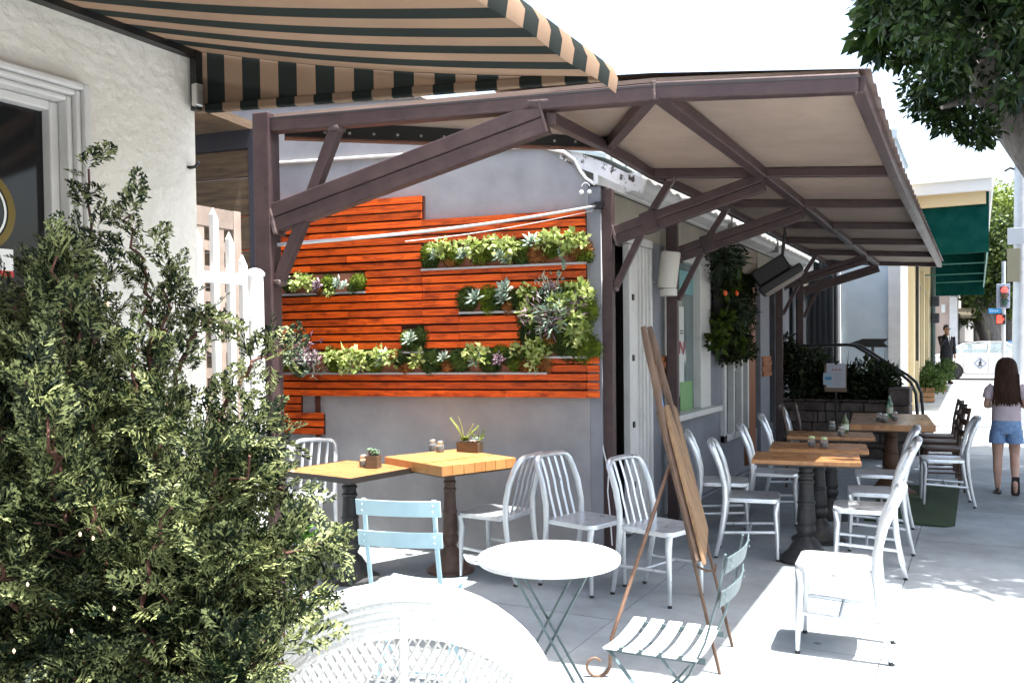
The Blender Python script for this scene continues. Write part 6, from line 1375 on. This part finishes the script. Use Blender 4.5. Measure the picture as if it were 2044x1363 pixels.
MB().loft([ell(0, 0, .775, .142, .105, 18, .02), ell(0, 0, .84, .135, .10, 18, .02), ell(0, .003, .93, .135, .098, 18, .02), ell(0, .005, 1.03, .148, .10, 18), ell(0, .003, 1.10, .155, .088, 18), ell(0, .0, 1.145, .12, .07, 18), ell(0, .005, 1.175, .065, .055, 18)], False).build('shirt', M_pink, gk, smooth=True, sub=1)
for s in (-1, 1): MB().tube([(s*.11, 0, 1.125), (s*.150, 0, 1.085), (s*.172, -.005, 1.00)], [.055, .058, .055], 12, cap=False).build('sleeve', M_pink, gk, smooth=True)
M_den = mat('washed_denim', (.12, .22, .42), .85, col2=(.24, .36, .55), scale=30, bump=.2, bscale=90)
MB().loft([ell(0, 0, .83, .125, .095), ell(0, 0, .76, .138, .105), ell(0, 0, .69, .146, .112), ell(0, 0, .64, .15, .11)], False).build('shorts', M_den, gk, smooth=True, sub=1)
for s in (-1, 1): MB().loft([ell(s*.074, 0, .67, .078, .108), ell(s*.077, .005, .60, .082, .10), ell(s*.078, .01, .535, .086, .098)], False).build('shorts_leg', M_den, gk, smooth=True)
M_hair = mat('dark_brown_hair', (.022, .010, .006), .65, spec=.15, col2=(.055, .026, .015), scale=10, stretch=(8, 8, .6), bump=.4, bscale=30)
MB().loft([ell(0, .02, 1.437, .02, .02, 18), ell(0, .015, 1.425, .062, .062, 18), ell(0, .005, 1.385, .095, .092, 18), ell(0, -.01, 1.32, .108, .094, 18, .02), ell(0, -.035, 1.25, .112, .072, 18, .04), ell(.003, -.065, 1.15, .122, .052, 18, .06), ell(.006, -.085, 1.05, .128, .044, 18, .08), ell(.01, -.088, .98, .112, .038, 18, .12), ell(.01, -.085, .95, .08, .026, 18, .2)]).build('hair', M_hair, gk, smooth=True, sub=1)
parts = []
for k in range(90):
    x = random.uniform(-.12, .125); z0_ = random.uniform(1.02, 1.3); o = Vector((x*.9, -.115+abs(x)*.25, z0_)); e = Vector((x*1.12+random.uniform(-.02, .02), -.125+abs(x)*.2, random.uniform(.925, .97)))
    parts.append(([o-Vector((.006, 0, 0)), o+Vector((.006, 0, 0)), e+Vector((.003, 0, 0)), e-Vector((.003, 0, 0))], [(0, 1, 2), (0, 2, 3)]))
V, F = merge(parts); npmesh('hair_strands', V, F, M_hair, gk)
M_flip = mat('dark_sole', (.03, .022, .02), .8)
MB().prism([(-.115, -.06, .002), (-.045, -.06, .002), (-.04, .10, .002), (-.06, .165, .002), (-.10, .165, .002), (-.12, .1, .002)], (0, 0, .014)).build('flip_flop', M_flip, gk)
o = MB().prism([(-.036, -.12, 0), (.036, -.12, 0), (.042, .06, 0), (.02, .12, 0), (-.02, .12, 0), (-.042, .06, 0)], (0, 0, .014)).build('flip_flop', M_flip, gk); o.location = (.085, -.135, .085); o.rotation_euler = (math.radians(-72), 0, 0)
MB().lathe([(.030, -.008), (.034, 0), (.030, .008)], 14, (.081, -.10, .155)).build('ankle_strap', M_flip, gk)
# man in a suit
gq = P(1889, 766, z=.34); mn = thing('person', 'man in dark suit standing at the corner with a hand raised to his mouth', 'person', (gq.x, gq.y, .34), math.radians(215))
M_suit = mat('charcoal_suit', (.008, .008, .010), .85, spec=.2, col2=(.013, .013, .016), scale=20); M_skm = mat('skin_warm', (.30, .16, .10), .55)
s_ = 1.0
JM = {'pelvis': ((0, 0, .92), (.14, .11)), 'waist': ((0, 0, 1.08), (.14, .11)), 'chest': ((0, 0, 1.28), (.17, .12)), 'neckb': ((0, 0, 1.45), (.08, .07)), 'neck': ((0, .01, 1.51), .055), 'head': ((0, .03, 1.63), (.075, .09)), 'crown': ((0, .02, 1.73), (.06, .07)),
      'shl': ((-.19, 0, 1.41), .06), 'ell': ((-.25, -.02, 1.14), .045), 'wrl': ((-.24, .04, .90), .032), 'hal': ((-.235, .06, .83), (.035, .02)), 'shr': ((.19, 0, 1.41), .06), 'elr': ((.26, .12, 1.20), .045), 'wrr': ((.12, .20, 1.42), .032), 'har': ((.06, .17, 1.52), (.035, .02)),
      'hil': ((-.09, 0, .86), .09), 'knl': ((-.10, .02, .48), .055), 'anl': ((-.10, -.01, .09), .04), 'tol': ((-.11, .15, .03), (.04, .025)), 'hir': ((.09, 0, .86), .09), 'knr': ((.10, .03, .48), .055), 'anr': ((.10, 0, .09), .04), 'tor': ((.12, .16, .03), (.04, .025))}
BM = [('pelvis', 'waist'), ('waist', 'chest'), ('chest', 'neckb'), ('neckb', 'neck'), ('neck', 'head'), ('head', 'crown'), ('chest', 'shl'), ('shl', 'ell'), ('ell', 'wrl'), ('wrl', 'hal'), ('chest', 'shr'), ('shr', 'elr'), ('elr', 'wrr'), ('wrr', 'har'), ('pelvis', 'hil'), ('hil', 'knl'), ('knl', 'anl'), ('anl', 'tol'), ('pelvis', 'hir'), ('hir', 'knr'), ('knr', 'anr'), ('anr', 'tor')]
for s, h_ in ((-1, 'hal'), (1, 'har')):
    for k in range(5):
        nm = 'g%d%d' % (s, k); hx, hy, hz = JM[h_][0]; dz = -.07 if s < 0 else .06; JM[nm] = ((hx+(k-2)*.014, hy+.01, hz+dz+abs(k-2)*.008*(1 if s < 0 else -1)), .009); BM.append((h_, nm))
skin_body('body', JM, BM, M_skm, mn)
MB().loft([ell(0, 0, .78, .20, .15), ell(0, 0, .92, .195, .145), ell(0, 0, 1.08, .18, .135), ell(0, 0, 1.28, .215, .145), ell(0, 0, 1.40, .21, .12), ell(0, 0, 1.46, .13, .095), ell(0, 0, 1.495, .08, .07)], False).build('jacket', M_suit, mn, smooth=True, sub=1)
for nm in (('shl', 'ell', 'wrl'), ('shr', 'elr', 'wrr')): MB().tube([JM[k][0] for k in nm], [.085, .065, .05], 12).build('sleeve', M_suit, mn, smooth=True)
for nm in (('hil', 'knl', 'anl'), ('hir', 'knr', 'anr')): MB().tube([(JM[nm[0]][0][0], 0, .9)]+[JM[k][0] for k in nm[1:]], [.11, .08, .06], 12).build('trouser_leg', M_suit, mn, smooth=True)
for sx in (-.105, .11): MB().loft([ell(sx, .05, .0, .045, .14), ell(sx, .05, .05, .045, .13), ell(sx, .0, .10, .035, .06)]).build('shoe', M_black, mn, smooth=True)
MB().prism([(-.05, .135, 1.46), (.05, .135, 1.46), (.0, .155, 1.18)], (0, .006, 0)).build('shirt_front', M_whitem, mn); MB().prism([(-.015, .143, 1.44), (.015, .143, 1.44), (.012, .163, 1.2), (-.012, .163, 1.2)], (0, .004, 0)).build('tie', M_black, mn)
MB().loft([ell(0, -.01, 1.795, .02, .03), ell(0, -.01, 1.782, .055, .06), ell(0, -.015, 1.74, .076, .082), ell(0, -.03, 1.69, .080, .072), ell(0, -.045, 1.62, .066, .055)]).build('hair', mat('black_hair', (.012, .010, .009), .5), mn, smooth=True)
for s in (-1, 1): MB().box((s*.035, .125, 1.665), (.05, .012, .03)).build('sunglass_lens', M_black, mn, bev=.006)
MB().loft([ell(0, .125, 1.64, .012, .02, 8), ell(0, .13, 1.61, .018, .028, 8)]).build('nose', M_skm, mn, smooth=True)
